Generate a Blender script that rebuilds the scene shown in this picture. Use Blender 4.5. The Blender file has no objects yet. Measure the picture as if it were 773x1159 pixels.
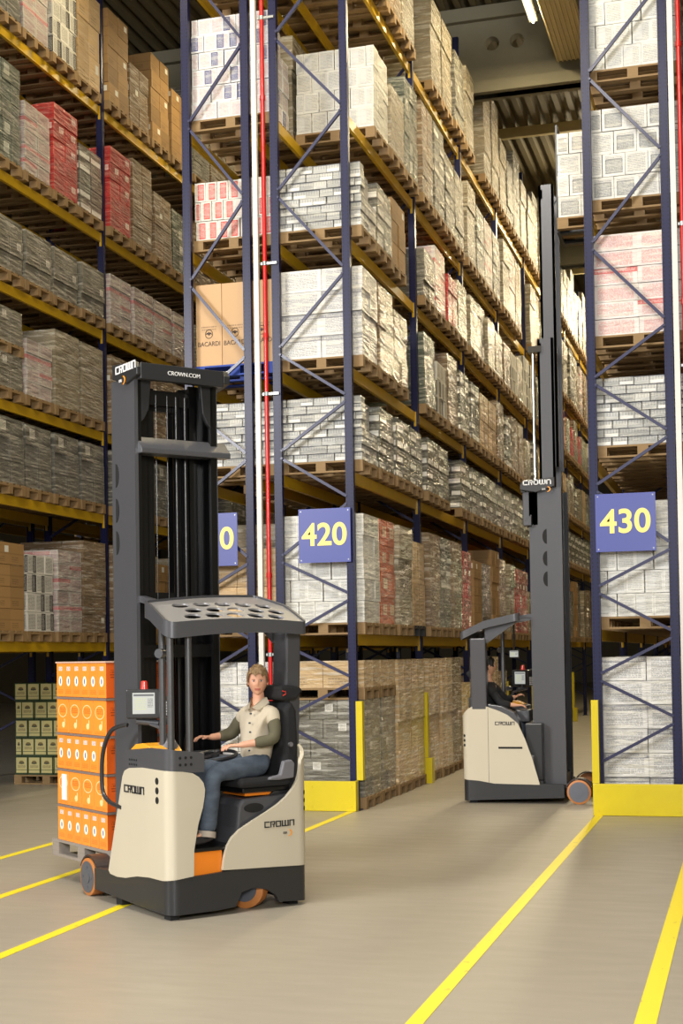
import bpy, bmesh, math, random
from mathutils import Vector, Matrix, noise
random.seed(7)
PI = math.pi
COL = bpy.context.scene.collection
R_ = math.radians

def lin(c):
    return tuple(((x/255)/12.92 if x/255 <= .04045 else ((x/255+.055)/1.055)**2.4) for x in c) + (1.0,)

# ------------------------------------------------------------------ materials
class NT:
    def __init__(s, name):
        s.m = bpy.data.materials.new(name); s.m.use_nodes = True
        s.n = s.m.node_tree.nodes; s.l = s.m.node_tree.links
        s.b = s.n['Principled BSDF']
        s._uv = None; s._rnd = None
    def new(s, t, **kw):
        x = s.n.new(t)
        for k, v in kw.items(): setattr(x, k, v)
        return x
    def link(s, a, b): s.l.new(a, b)
    def math(s, op, a, b=0.0, clamp=False):
        x = s.n.new('ShaderNodeMath'); x.operation = op; x.use_clamp = clamp
        for i, v in enumerate((a, b)):
            if isinstance(v, (int, float)): x.inputs[i].default_value = v
            else: s.l.new(v, x.inputs[i])
        return x.outputs[0]
    def mix(s, f, a, b):
        x = s.n.new('ShaderNodeMix'); x.data_type = 'RGBA'
        for i, v in ((0, f), (6, a), (7, b)):
            if isinstance(v, (int, float)): x.inputs[i].default_value = v
            elif isinstance(v, tuple): x.inputs[i].default_value = v
            else: s.l.new(v, x.inputs[i])
        return x.outputs[2]
    def uv(s):
        if not s._uv:
            t = s.n.new('ShaderNodeUVMap'); t.uv_map = 'uv'
            q = s.n.new('ShaderNodeSeparateXYZ'); s.l.new(t.outputs[0], q.inputs[0]); s._uv = (q.outputs[0], q.outputs[1])
        return s._uv
    def rnd(s):
        if not s._rnd:
            t = s.n.new('ShaderNodeAttribute'); t.attribute_name = 'rnd'
            q = s.n.new('ShaderNodeSeparateColor'); s.l.new(t.outputs['Color'], q.inputs[0]); s._rnd = (q.outputs[0], q.outputs[1], q.outputs[2])
        return s._rnd
    def rect(s, x0, x1, y0, y1):
        u, v = s.uv()
        a = s.math('LESS_THAN', s.math('ABSOLUTE', s.math('SUBTRACT', u, (x0+x1)/2)), (x1-x0)/2)
        b = s.math('LESS_THAN', s.math('ABSOLUTE', s.math('SUBTRACT', v, (y0+y1)/2)), (y1-y0)/2)
        return s.math('MULTIPLY', a, b)
    def disc(s, cx, cy, rx, ry):
        u, v = s.uv()
        a = s.math('DIVIDE', s.math('SUBTRACT', u, cx), rx); b = s.math('DIVIDE', s.math('SUBTRACT', v, cy), ry)
        return s.math('LESS_THAN', s.math('ADD', s.math('MULTIPLY', a, a), s.math('MULTIPLY', b, b)), 1.0)
    def noise(s, scale, detail=3, stretch=None, coord='Object', rot=None):
        t = s.n.new('ShaderNodeTexCoord'); n = s.n.new('ShaderNodeTexNoise'); n.inputs['Scale'].default_value = scale
        n.inputs['Detail'].default_value = detail
        mp = s.n.new('ShaderNodeMapping')
        if stretch: mp.inputs['Scale'].default_value = stretch
        if rot: mp.inputs['Rotation'].default_value = rot
        s.l.new(t.outputs[coord], mp.inputs[0]); s.l.new(mp.outputs[0], n.inputs[0])
        return n.outputs['Fac']
    def text(s, x0, x1, y0, y1, sx=9, sy=5):
        """rows of small print in a rectangle of the face"""
        u, v = s.uv()
        c = s.new('ShaderNodeCombineXYZ'); s.link(s.math('MULTIPLY', u, sx*3.0), c.inputs[0])
        s.link(s.math('FLOOR', s.math('MULTIPLY', v, sy*2.0)), c.inputs[1])
        n = s.new('ShaderNodeTexNoise'); n.inputs['Scale'].default_value = 1.0; s.link(c.outputs[0], n.inputs[0])
        rows = s.math('LESS_THAN', s.math('FRACT', s.math('MULTIPLY', v, sy*2.0)), .55)
        return s.math('MULTIPLY', s.math('MULTIPLY', s.math('GREATER_THAN', n.outputs[0], .46), rows), s.rect(x0, x1, y0, y1))
    def set(s, col=None, rough=None, metal=None, coat=None, coatr=None, bump=None, bstr=.3, bdist=.01, spec=None):
        if col is not None:
            if isinstance(col, tuple): s.b.inputs['Base Color'].default_value = col
            else: s.link(col, s.b.inputs['Base Color'])
        for k, v in (('Roughness', rough), ('Metallic', metal), ('Coat Weight', coat), ('Coat Roughness', coatr), ('Specular IOR Level', spec)):
            if v is not None:
                if isinstance(v, (int, float)): s.b.inputs[k].default_value = v
                else: s.link(v, s.b.inputs[k])
        if bump is not None:
            bp = s.new('ShaderNodeBump'); bp.inputs['Strength'].default_value = bstr; bp.inputs['Distance'].default_value = bdist
            s.link(bump, bp.inputs['Height']); s.link(bp.outputs[0], s.b.inputs['Coat Normal'] if coat else s.b.inputs['Normal'])
            if coat:
                s.b.inputs['Coat IOR'].default_value = 1.75
                bp2 = s.new('ShaderNodeBump'); bp2.inputs['Strength'].default_value = bstr*.3; bp2.inputs['Distance'].default_value = bdist
                s.link(bump, bp2.inputs['Height']); s.link(bp2.outputs[0], s.b.inputs['Normal'])
        return s.m

def simple(name, c, rough=.5, metal=0, coat=None, var=.06, nscale=6, spec=None):
    t = NT(name)
    f = t.noise(nscale, 4)
    c0 = lin(c); lo = tuple(x*(1-var*2) for x in c0[:3])+(1,); hi = tuple(min(1, x*(1+var)) for x in c0[:3])+(1,)
    return t.set(t.mix(f, lo, hi), rough, metal, coat, .1 if coat else None, spec=spec)

def emis(name, c, s):
    t = NT(name); t.b.inputs['Base Color'].default_value = lin(c); t.b.inputs['Emission Color'].default_value = lin(c); t.b.inputs['Emission Strength'].default_value = s
    return t.m

M = {}
M['navy'] = simple('navy_paint', (31, 34, 76), .4, 0, .15)
def m_post():
    t = NT('perforated_post_paint')
    g = t.new('ShaderNodeNewGeometry'); tc = t.new('ShaderNodeTexCoord'); q = t.new('ShaderNodeSeparateXYZ'); t.link(tc.outputs['Object'], q.inputs[0])
    row = t.math('LESS_THAN', t.math('ABSOLUTE', t.math('SUBTRACT', t.math('FRACT', t.math('MULTIPLY', q.outputs[2], 20.0)), .5)), .2)
    cl = t.math('LESS_THAN', t.math('ABSOLUTE', t.math('SUBTRACT', t.math('ABSOLUTE', q.outputs[0]), .030)), .006)
    k = t.math('MULTIPLY', row, cl)
    return t.set(t.mix(k, lin((25, 28, 66)), lin((8, 8, 14))), .38, 0, .08, .25, spec=.25)
M['post'] = m_post()
M['yellow'] = simple('yellow_beam_paint', (205, 165, 24), .4, 0, .2, .08)
M['guard_yellow'] = simple('yellow_guard_paint', (214, 194, 8), .38, 0, .2, .04)
M['steel'] = simple('galvanised_steel', (170, 172, 172), .35, .8)
M['rust'] = simple('bright_rod', (180, 160, 130), .2, .9)
M['wood'] = None
def m_wood(name, c):
    t = NT(name); f = t.noise(5, 5, (1, 12, 12)); f2 = t.noise(1.1, 2)
    c0 = lin(c)
    a = t.mix(f, tuple(x*.55 for x in c0[:3])+(1,), c0)
    return t.set(t.mix(t.math('MULTIPLY', f2, .5), a, tuple(x*.6 for x in c0[:3])+(1,)), .75)
M['wood'] = m_wood('pallet_wood', (164, 134, 92))
M['greywood'] = m_wood('weathered_pallet_wood', (165, 155, 145))
M['bluepallet'] = simple('blue_pallet_paint', (30, 65, 160), .6)
M['darkpallet'] = simple('dark_plastic_pallet', (40, 42, 46), .6)
M['white_trunk'] = simple('white_trunking', (215, 215, 210), .4)
M['red_pipe'] = simple('red_pipe_paint', (200, 30, 28), .3, 0, .3)
M['sign_blue'] = simple('sign_blue', (72, 82, 156), .4, 0, None, .02)
M['sign_digit'] = simple('sign_digit_yellow', (250, 232, 130), .4, 0, None, .02)

def wrapset(t, col, wrap, haze=.12):
    """stretch film over the goods: a clear wrinkled coat with a slight white haze and painted sparkle streaks"""
    if wrap:
        f = t.noise(2.2, 5, (1.2, 1.2, 7), rot=(R_(14), R_(10), 0)); g = t.noise(9, 3, (1, 1, 3), rot=(R_(-25), R_(20), 0))
        h = t.math('ADD', f, t.math('MULTIPLY', g, .35))
        st = t.math('GREATER_THAN', t.noise(3.0, 4, (.7, .7, 9), rot=(R_(-12), R_(14), 0)), .56)  # pale streaks in the film colour, strengthened to imitate sparkle
        col = t.mix(t.math('ADD', haze*.6, t.math('MULTIPLY', st, haze*2.4)), col, lin((225, 222, 210)))
        return t.set(col, .5, 0, wrap, .10, h, 1.0, .3)
        
    return t.set(col, .7)

def vary(t, c, amt=.25):
    r = t.rnd()[0]; c0 = lin(c) if isinstance(c[0], int) else c
    return t.mix(r, tuple(x*(1-amt) for x in c0[:3])+(1,), tuple(min(1, x*(1+amt*.5)) for x in c0[:3])+(1,))
def onif(t, thr, mask, ch=1):
    return t.math('MULTIPLY', t.math('GREATER_THAN', t.rnd()[ch], thr), mask)

def m_brown(name, c, wrap=.0, haze=.1, tape=True):
    t = NT(name); col = vary(t, c)
    if tape: col = t.mix(t.math('MULTIPLY', t.rect(0, 1, .46, .53), .35), col, lin((120, 88, 50)))
    col = t.mix(t.math('MULTIPLY', t.text(.12, .6, .12, .38), .45), col, lin((70, 50, 35)))
    col = t.mix(onif(t, .9, t.rect(.6, .88, .55, .85)), col, lin((225, 225, 215)))
    return wrapset(t, col, wrap, haze)
def m_print(name, base, ink, label, wrap, haze, thr=.4, lb=(.2, .75, .25, .7)):
    t = NT(name); col = vary(t, base, .12)
    col = t.mix(t.math('MULTIPLY', t.text(.1, .9, .1, .9, 12, 8), .8), col, lin(ink))
    col = t.mix(onif(t, thr, t.rect(*lb)), col, lin(label))
    col = t.mix(t.math('MULTIPLY', onif(t, thr, t.text(lb[0]+.05, lb[1]-.05, lb[2]+.05, lb[3]-.05, 10, 9)), .7), col, lin(base))
    return wrapset(t, col, wrap, haze)
def m_silver(name, base, ink, wrap=.8):
    """shrink packs of cans: dark band, pale band and white tray label"""
    t = NT(name); col = vary(t, base, .3)
    u, v = t.uv()
    can = t.math('LESS_THAN', t.math('FRACT', t.math('MULTIPLY', u, 5.0)), .35)
    col = t.mix(t.math('MULTIPLY', t.math('MULTIPLY', can, .4), t.rect(0, 1, .45, .9)), col, lin(ink))
    col = t.mix(t.rect(0, 1, .9, 1.0), col, lin(ink))
    col = t.mix(onif(t, .45, t.rect(.06, .94, .08, .45)), col, lin((232, 232, 228)))
    return wrapset(t, col, wrap, .12)
M['brown'] = m_brown('brown_cardboard', (160, 126, 80))
M['brownwrap'] = m_brown('wrapped_brown_cardboard', (126, 98, 62), 1.0, .12)
M['kraft'] = m_brown('pale_kraft_cardboard', (196, 164, 118), .5, .05, False)
M['tanwrap'] = m_brown('film_over_tan_cardboard', (192, 160, 110), 1.0, .14)
M['beige'] = m_brown('wrapped_beige_cardboard', (142, 130, 104), 1.0, .13)
M['grey'] = m_print('wrapped_grey_cartons', (108, 105, 92), (50, 48, 42), (215, 213, 205), 1.0, .12, .7, (.55, .85, .4, .8))
M['dark'] = m_print('wrapped_dark_grey_cartons', (78, 78, 73), (34, 34, 34), (200, 198, 190), 1.0, .1, .85, (.3, .7, .35, .8))
M['white'] = m_print('white_printed_cartons', (224, 224, 220), (120, 122, 124), (130, 134, 136), .9, .12, .35, (.12, .9, .12, .78))
M['whitebox'] = m_print('white_lined_cartons', (228, 228, 222), (140, 142, 140), (205, 207, 205), .7, .1, .3, (.1, .55, .15, .85))
M['silver'] = m_silver('silver_can_packs', (178, 180, 178), (88, 92, 104))
M['silverdark'] = m_silver('smoky_can_packs', (86, 86, 76), (22, 24, 22), 1.0)
M['redwrap'] = m_print('red_wrapped_cartons', (196, 32, 32), (120, 16, 16), (226, 200, 196), 1.0, .05, .75, (.5, .85, .5, .85))
M['redwhite'] = m_print('white_film_over_red_cartons', (232, 222, 220), (205, 60, 60), (214, 70, 74), 1.0, .2, .8, (0, 1, .7, 1))
M['whitefilm'] = m_print('white_film_over_grey_bands', (228, 228, 226), (130, 134, 146), (140, 142, 150), 1.0, .2, .45, (0, 1, .78, 1))
M['whitered'] = m_print('white_cartons_red_panel', (226, 222, 214), (190, 160, 150), (202, 48, 44), .4, .06, .45, (.28, .86, .08, .92))
M['whiteblue'] = m_print('white_cartons_blue_panel', (226, 226, 228), (186, 130, 130), (54, 62, 124), .6, .1, .62, (.0, .55, .1, .92))
M['pinkgrey'] = m_print('pink_striped_cartons', (186, 180, 176), (150, 90, 100), (196, 90, 100), 1.0, .12, .5, (0, 1, .62, .9))
M['greendark'] = m_print('dark_green_grey_cartons', (76, 88, 76), (32, 42, 36), (190, 192, 180), 1.0, .1, .7, (.2, .8, .3, .85))
M['blackwhite'] = m_print('white_cartons_black_panel', (214, 212, 204), (60, 58, 56), (34, 32, 32), .0, .1, .25, (.62, 1.0, .05, .95))
M['orangewrap'] = m_print('orange_wrapped_cartons', (214, 92, 36), (180, 70, 30), (226, 196, 160), .8, .08, .2, (.35, .9, .35, .75))
def m_oj(name, kind):
    t = NT(name); col = vary(t, (252, 152, 52), .06)
    side = t.math('ABSOLUTE', 0.0)
    if kind == 0:
        col = t.mix(t.rect(.30, .74, .78, .9), col, lin((250, 235, 225)))
        col = t.mix(t.text(.32, .72, .79, .89, 14, 16), col, lin((150, 120, 150)))
        col = t.mix(t.disc(.5, .47, .22, .15), col, lin((252, 248, 240)))
        col = t.mix(t.disc(.5, .47, .07, .09), col, lin((90, 100, 150)))
        col = t.mix(t.math('MULTIPLY', t.text(.15, .85, .08, .22, 8, 10), .6), col, lin((205, 80, 20)))
    else:
        a = t.math('MULTIPLY', t.disc(.5, .66, .36, .2), t.math('SUBTRACT', 1.0, t.disc(.5, .66, .32, .175)))
        col = t.mix(a, col, lin((250, 215, 160)))
        col = t.mix(t.math('MULTIPLY', t.text(.25, .75, .6, .76, 8, 9), .8), col, lin((214, 90, 24)))
        col = t.mix(t.disc(.56, .24, .12, .09), col, lin((253, 222, 160)))
        col = t.mix(t.rect(.63, .68, .26, .42), col, lin((253, 225, 170)))
        col = t.mix(t.math('MULTIPLY', t.text(.1, .9, .02, .12, 12, 12), .5), col, lin((205, 80, 20)))
    return t.set(col, .4, 0, .25, .2)
M['oj_front'] = m_oj('orange_carton_oval', 0); M['oj_crest'] = m_oj('orange_carton_crest', 1)
def m_ojside():
    t = NT('orange_carton_end'); col = vary(t, (226, 98, 32), .15)
    col = t.mix(t.math('MULTIPLY', t.text(.1, .6, .55, .8, 9, 7), .6), col, lin((120, 40, 10)))
    col = t.mix(onif(t, .4, t.disc(.62, .45, .16, .16)), col, lin((120, 130, 60)))
    return t.set(col, .4, 0, .3, .2)
M['oj_end'] = m_ojside()
M['slip'] = simple('slip_sheet_grey', (128, 112, 104), .7)
def m_greencarton():
    t = NT('green_carton_cream_label'); col = vary(t, (46, 66, 36), .15)
    col = t.mix(t.rect(.08, .96, .1, .95), col, lin((196, 186, 128)))
    col = t.mix(t.disc(.52, .68, .2, .1), col, lin((120, 104, 60)))
    col = t.mix(t.rect(.3, .74, .6, .67), col, lin((70, 72, 60)))
    col = t.mix(t.math('MULTIPLY', t.text(.2, .84, .38, .52, 8, 12), .8), col, lin((90, 70, 50)))
    col = t.mix(t.rect(.08, .96, .25, .28), col, lin((60, 76, 40)))
    return t.set(col, .6)
M['greencarton'] = m_greencarton()
def m_bac():
    t = NT('tan_cardboard'); col = vary(t, (196, 160, 118), .06)
    col = t.mix(t.math('MULTIPLY', t.text(.2, .8, .42, .5, 10, 16), .6), col, lin((90, 66, 44)))
    return t.set(col, .6)
M['bac'] = m_bac()
M['ink'] = simple('dark_print_ink', (60, 42, 34), .6)

def m_floor():
    t = NT('polished_concrete')
    a = t.noise(.35, 5); b = t.noise(2.2, 6, (1, 3.5, 1)); c = t.noise(60, 2)
    col = t.mix(a, lin((152, 145, 131)), lin((174, 166, 151)))
    col = t.mix(t.math('MULTIPLY', b, .5), col, lin((137, 130, 116)))
    col = t.mix(t.math('MULTIPLY', c, .12), col, lin((100, 92, 78)))
    r = t.math('ADD', t.math('MULTIPLY', b, .25), .30)
    return t.set(col, r, 0, spec=.45)
M['floor'] = m_floor()
def m_tape():
    t = NT('yellow_floor_paint'); n = t.noise(14, 6, (1, .5, 1)); col = t.mix(t.math('GREATER_THAN', n, .66), lin((236, 216, 44)), lin((205, 186, 60)))
    return t.set(col, .45)
M['tape'] = m_tape()
def m_roof():
    t = NT('roof_sheet'); tc = t.new('ShaderNodeTexCoord'); q = t.new('ShaderNodeSeparateXYZ'); t.link(tc.outputs['Object'], q.inputs[0])
    n = t.noise(.5, 3)
    return t.set(t.mix(n, lin((92, 84, 62)), lin((112, 102, 76))), .6)
M['roof'] = m_roof()
def m_conc(name, c):
    t = NT(name); n = t.noise(1.5, 6); n2 = t.noise(25, 3)
    c0 = lin(c); col = t.mix(n, tuple(x*.75 for x in c0[:3])+(1,), c0)
    return t.set(col, .85, bump=n2, bstr=.15, bdist=.01)
M['concrete'] = m_conc('girder_concrete', (122, 118, 100))
M['wall'] = m_conc('wall_panel', (120, 112, 90))
M['duct'] = simple('cream_duct_sheet', (186, 172, 128), .5)
M['beigepanel'] = simple('beige_panel', (205, 196, 165), .5)
M['cream'] = simple('cream_plastic', (198, 190, 170), .32, 0, .25, .015)
M['graphite'] = simple('graphite_paint', (82, 83, 88), .32, .2, .2, .02)
M['charcoal'] = simple('charcoal_paint', (44, 45, 48), .38, .1, .15, .03)
M['guardtop'] = simple('brushed_guard_top', (142, 142, 145), .34, .35, .1, .02)  # guard top made lighter than its rim to imitate reflected hall light
M['guardgrey'] = simple('guard_grey_metal', (98, 99, 102), .3, .55, .1, .02)
M['black'] = simple('black_steel', (20, 20, 22), .35, .3, .2)
M['matteblack'] = simple('matte_black', (18, 18, 19), .8)
M['seatfab'] = simple('black_seat_fabric', (28, 28, 31), .85)
M['armgrey'] = simple('armrest_grey_plastic', (112, 112, 118), .45)
M['orangep'] = simple('orange_plastic', (240, 134, 26), .4, 0, .3)
M['yelloworange'] = simple('amber_cover', (246, 172, 46), .35, 0, .3)
M['rubber'] = simple('rubber_foot', (24, 24, 25), .8)
M['tyre'] = simple('polyurethane_tyre', (186, 118, 60), .5)
M['hub'] = simple('hub_grey', (104, 108, 118), .4, .4)
M['covbrown'] = simple('wheel_cover_brown', (58, 46, 44), .4)
M['logo'] = simple('logo_dark_print', (48, 48, 52), .4)
M['logowhite'] = simple('logo_white_print', (240, 240, 240), .4)
M['swoosh'] = simple('logo_orange_print', (246, 160, 40), .4)
M['chrome'] = simple('chrome', (220, 220, 220), .12, 1)
M['screen'] = None
def m_screen():
    t = NT('lit_screen'); col = t.mix(t.rect(.05, .95, .84, .93), lin((214, 216, 210)), lin((120, 122, 125)))
    col = t.mix(t.math('MULTIPLY', t.text(.08, .62, .2, .75, 6, 5), .6), col, lin((226, 232, 160)))
    col = t.mix(t.math('MULTIPLY', t.text(.68, .92, .3, .75, 10, 8), .8), col, lin((110, 112, 116)))
    t.link(col, t.b.inputs['Emission Color']); t.b.inputs['Emission Strength'].default_value = .6
    return t.set(t.mix(.72, col, lin((10, 10, 10))), .3)
M['screen'] = m_screen()
M['redlens'] = simple('red_beacon_lens', (226, 62, 52), .25, 0, .5)
M['keypad'] = simple('keypad_keys', (205, 205, 205), .5)
# people
M['skin'] = simple('skin', (220, 164, 134), .5, 0, None, .04)
M['skin2'] = simple('skin_pale', (214, 162, 132), .5, 0, None, .04)
M['lips'] = simple('lips', (196, 116, 102), .45)
M['eyewhite'] = simple('eye_white', (235, 232, 228), .3)
M['iris'] = simple('iris_blue_grey', (50, 70, 84), .25)
M['hair'] = None
def m_hair(name, a, b):
    t = NT(name); f = t.noise(60, 4, (1, 1, .35)); return t.set(t.mix(f, lin(a), lin(b)), .5, bump=f, bstr=.8, bdist=.006)
M['hair'] = m_hair('short_fair_hair', (84, 62, 40), (176, 144, 102)); M['hairblack'] = m_hair('black_hair', (14, 11, 10), (30, 24, 22))
M['shirt'] = simple('beige_shirt_cotton', (200, 188, 166), .8, 0, None, .06, 18)
M['olive'] = simple('olive_jersey', (92, 88, 68), .85, 0, None, .06, 18)
def m_denim():
    t = NT('denim'); n = t.noise(9, 4, (1, 1, 2)); return t.set(t.mix(n, lin((34, 42, 56)), lin((94, 107, 122))), .85)
M['denim'] = m_denim()
M['denimcuff'] = simple('pale_denim_cuff', (168, 158, 146), .85)
M['blackshirt'] = simple('black_cotton', (26, 26, 29), .85)
M['shoe'] = simple('dark_shoe_leather', (34, 32, 36), .5)

# ------------------------------------------------------------------ mesh builder
class MB:
    def __init__(s): s.v = []; s.f = []; s.uv = []; s.r = []; s.mi = []
    def face(s, pts, uvs=None, r=(.5, .5, .5), mi=0):
        i = len(s.v); s.v += [tuple(p) for p in pts]; s.f.append(tuple(range(i, i+len(pts))))
        s.uv.append(uvs or [(0, 0), (1, 0), (1, 1), (0, 1)][:len(pts)] + [(0, 0)]*(len(pts)-4)); s.r.append(r); s.mi.append(mi)
    def box(s, x0, x1, y0, y1, z0, z1, r=None, mi=0, mis=None):
        r = r or (random.random(), random.random(), random.random())
        P = [(x0, y0, z0), (x1, y0, z0), (x1, y1, z0), (x0, y1, z0), (x0, y0, z1), (x1, y0, z1), (x1, y1, z1), (x0, y1, z1)]
        F = [(0, 1, 5, 4), (1, 2, 6, 5), (2, 3, 7, 6), (3, 0, 4, 7), (4, 5, 6, 7), (3, 2, 1, 0)]   # -y +x +y -x top bottom
        b = len(s.v); s.v += P
        for k, f in enumerate(F):
            s.f.append(tuple(b+i for i in f)); s.r.append(r); s.mi.append(mis[k] if mis else mi)
            s.uv.append([(0, 0), (1, 0), (1, 1), (0, 1)] if k < 4 else [(0, 0), (.001, 0), (.001, .001), (0, .001)])
        return s
    def obox(s, c, ax, hx, hy, hz, mi=0, r=None):
        """box round centre c with local axes ax (Matrix 3x3 columns)"""
        k = MB().box(-hx, hx, -hy, hy, -hz, hz, r, mi); b = len(s.v)
        s.v += [tuple(Vector(c)+ax @ Vector(p)) for p in k.v]; s.f += [tuple(b+i for i in f) for f in k.f]; s.uv += k.uv; s.r += k.r; s.mi += k.mi
        return s
    def bar(s, a, b, w, h, mi=0, up=(0, 0, 1)):
        a = Vector(a); b = Vector(b); d = (b-a); L = d.length; d.normalize(); up = Vector(up)
        if abs(d.dot(up)) > .98: up = Vector((1, 0, 0))
        x = d.cross(up).normalized(); z = x.cross(d)
        ax = Matrix((x, d, z)).transposed()
        return s.obox((a+b)/2, ax, w/2, L/2, h/2, mi)
    def tube(s, pts, r, seg=10, mi=0, caps=True):
        pts = [Vector(p) for p in pts]; rs = r if isinstance(r, (list, tuple)) else [r]*len(pts)
        b = len(s.v); n = len(pts); ref = None
        for i, p in enumerate(pts):
            d = (pts[min(i+1, n-1)]-pts[max(i-1, 0)]).normalized()
            if ref is None: ref = Vector((0, 0, 1)) if abs(d.z) < .9 else Vector((1, 0, 0))
            x = d.cross(ref).normalized(); y = x.cross(d).normalized(); ref = y
            for k in range(seg):
                a = 2*PI*k/seg; s.v.append(tuple(p+(x*math.cos(a)+y*math.sin(a))*rs[i]))
        for i in range(n-1):
            for k in range(seg):
                k2 = (k+1) % seg
                s.f.append((b+i*seg+k, b+i*seg+k2, b+(i+1)*seg+k2, b+(i+1)*seg+k)); s.uv.append([(k/seg, 0), (k2/seg, 0), (k2/seg, 1), (k/seg, 1)]); s.r.append((.5, .5, .5)); s.mi.append(mi)
        if caps:
            for q, o in ((0, True), (n-1, False)):
                f = [b+q*seg+k for k in range(seg)]
                s.f.append(tuple(f if not o else f[::-1])); s.uv.append([(0, 0)]*seg); s.r.append((.5, .5, .5)); s.mi.append(mi)
        return s
    def prism(s, poly, fn, d0, d1, mi=0):
        """polygon (a,b) extruded from d0 to d1; fn(a,b,d)->xyz"""
        n = len(poly); b = len(s.v)
        s.v += [tuple(fn(p[0], p[1], d0)) for p in poly]+[tuple(fn(p[0], p[1], d1)) for p in poly]
        s.f.append(tuple(range(b, b+n))[::-1]); s.f.append(tuple(range(b+n, b+2*n)))
        for i in range(n): s.f.append((b+i, b+(i+1) % n, b+n+(i+1) % n, b+n+i))
        for k in range(n+2): s.uv.append([(0, 0)]*len(s.f[-(n+2)+k])); s.r.append((.5, .5, .5)); s.mi.append(mi)
        return s
    def mesh(s, name, mats):
        me = bpy.data.meshes.new(name); me.from_pydata(s.v, [], s.f)
        ul = me.uv_layers.new(name='uv'); flat = [c for u in s.uv for p in u for c in p]
        ul.data.foreach_set('uv', flat)
        at = me.attributes.new('rnd', 'FLOAT_COLOR', 'CORNER')
        fl = []
        for f, r in zip(s.f, s.r): fl += [r[0], r[1], r[2], 1.0]*len(f)
        at.data.foreach_set('color', fl)
        for m in (mats if isinstance(mats, (list, tuple)) else [mats]): me.materials.append(m)
        me.polygons.foreach_set('material_index', s.mi)
        me.validate(); me.update()
        return me
    def fixn(s, me):
        bm = bmesh.new(); bm.from_mesh(me); bmesh.ops.recalc_face_normals(bm, faces=bm.faces); bm.to_mesh(me); bm.free()
    def build(s, name, mats, parent=None, bevel=0, smooth=False, loc=None, recalc=True):
        me = s.mesh(name, mats)
        if recalc: s.fixn(me)
        return place(name, me, parent, bevel, smooth, loc)

def place(name, me, parent=None, bevel=0, smooth=False, loc=None):
    o = bpy.data.objects.new(name, me); COL.objects.link(o)
    if parent: o.parent = parent
    if loc: o.location = loc
    if smooth:
        me.polygons.foreach_set('use_smooth', [True]*len(me.polygons))
        try: me.set_sharp_from_angle(angle=R_(40))
        except Exception: pass
    if bevel:
        b = o.modifiers.new('bevel', 'BEVEL'); b.width = bevel; b.segments = 2; b.limit_method = 'ANGLE'; b.angle_limit = R_(40)
    return o
def tag(o, label=None, cat=None, group=None, kind=None):
    if label: o['label'] = label
    if cat: o['category'] = cat
    if group: o['group'] = group
    if kind: o['kind'] = kind
    return o
def empty(name, loc=(0, 0, 0), rz=0):
    o = bpy.data.objects.new(name, None); COL.objects.link(o); o.location = loc; o.rotation_euler = (0, 0, rz); o.empty_display_size = .1
    return o
def copy_obj(o, parent=None):
    c = o.copy(); COL.objects.link(c); c.parent = parent
    for ch in [x for x in bpy.data.objects if x.parent == o]: copy_obj(ch, c)
    return c
def text_mesh(name, s, size, mat, parent, origin, right, up, align='CENTER', ext=.002, bold=0, sx=1.0):
    cu = bpy.data.curves.new(name, 'FONT'); cu.body = s; cu.size = size; cu.align_x = align; cu.align_y = 'CENTER'; cu.extrude = ext; cu.offset = bold
    t = bpy.data.objects.new('tmp', cu); COL.objects.link(t)
    dg = bpy.context.evaluated_depsgraph_get(); me = bpy.data.meshes.new_from_object(t.evaluated_get(dg))
    bpy.data.objects.remove(t)
    r = Vector(right).normalized(); u = Vector(up).normalized(); n = r.cross(u)
    mt = Matrix((r, u, n)).transposed().to_4x4(); mt.translation = Vector(origin)
    me.transform(Matrix.Diagonal((sx, 1, 1, 1))); me.transform(mt); me.materials.clear(); me.materials.append(mat)
    return place(name, me, parent)

# ------------------------------------------------------------------ setting
Y0 = 16.714; PITCH = 3.65
LV = [2.15, 4.16, 5.46, 7.08, 8.63, 10.66]     # tops of the beams
CEIL = 13.6
def struct(o): o['kind'] = 'structure'; return o
struct(MB().box(-32, 9, -8, 86, -.2, 0).build('floor', M['floor']))
# corrugated roof, ribs along the aisles
mb = MB(); x = -32.0
while x < 9:
    p = .28
    mb.face([(x, -8, CEIL), (x+.11, -8, CEIL), (x+.11, 86, CEIL), (x, 86, CEIL)])
    mb.face([(x+.11, -8, CEIL), (x+.15, -8, CEIL+.12), (x+.15, 86, CEIL+.12), (x+.11, 86, CEIL)])
    mb.face([(x+.15, -8, CEIL+.12), (x+.24, -8, CEIL+.12), (x+.24, 86, CEIL+.12), (x+.15, 86, CEIL+.12)])
    mb.face([(x+.24, -8, CEIL+.12), (x+p, -8, CEIL), (x+p, 86, CEIL), (x+.24, 86, CEIL+.12)])
    x += p
mb.box(-32, 9, -8, 86, CEIL+.14, CEIL+.3)
struct(mb.build('ceiling', M['roof'], recalc=False))
struct(MB().box(-32.3, -32, -8, 86, 0, CEIL+.2).build('wall_left', M['wall']))
struct(MB().box(9, 9.3, -8, 86, 0, CEIL+.2).build('wall_right', M['wall']))
struct(MB().box(-32, 9, 86, 86.3, 0, CEIL+.2).build('wall_back', M['wall']))
struct(MB().box(-32, 9, -8.3, -8, 0, CEIL+.2).build('wall_front', M['wall']))

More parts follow.
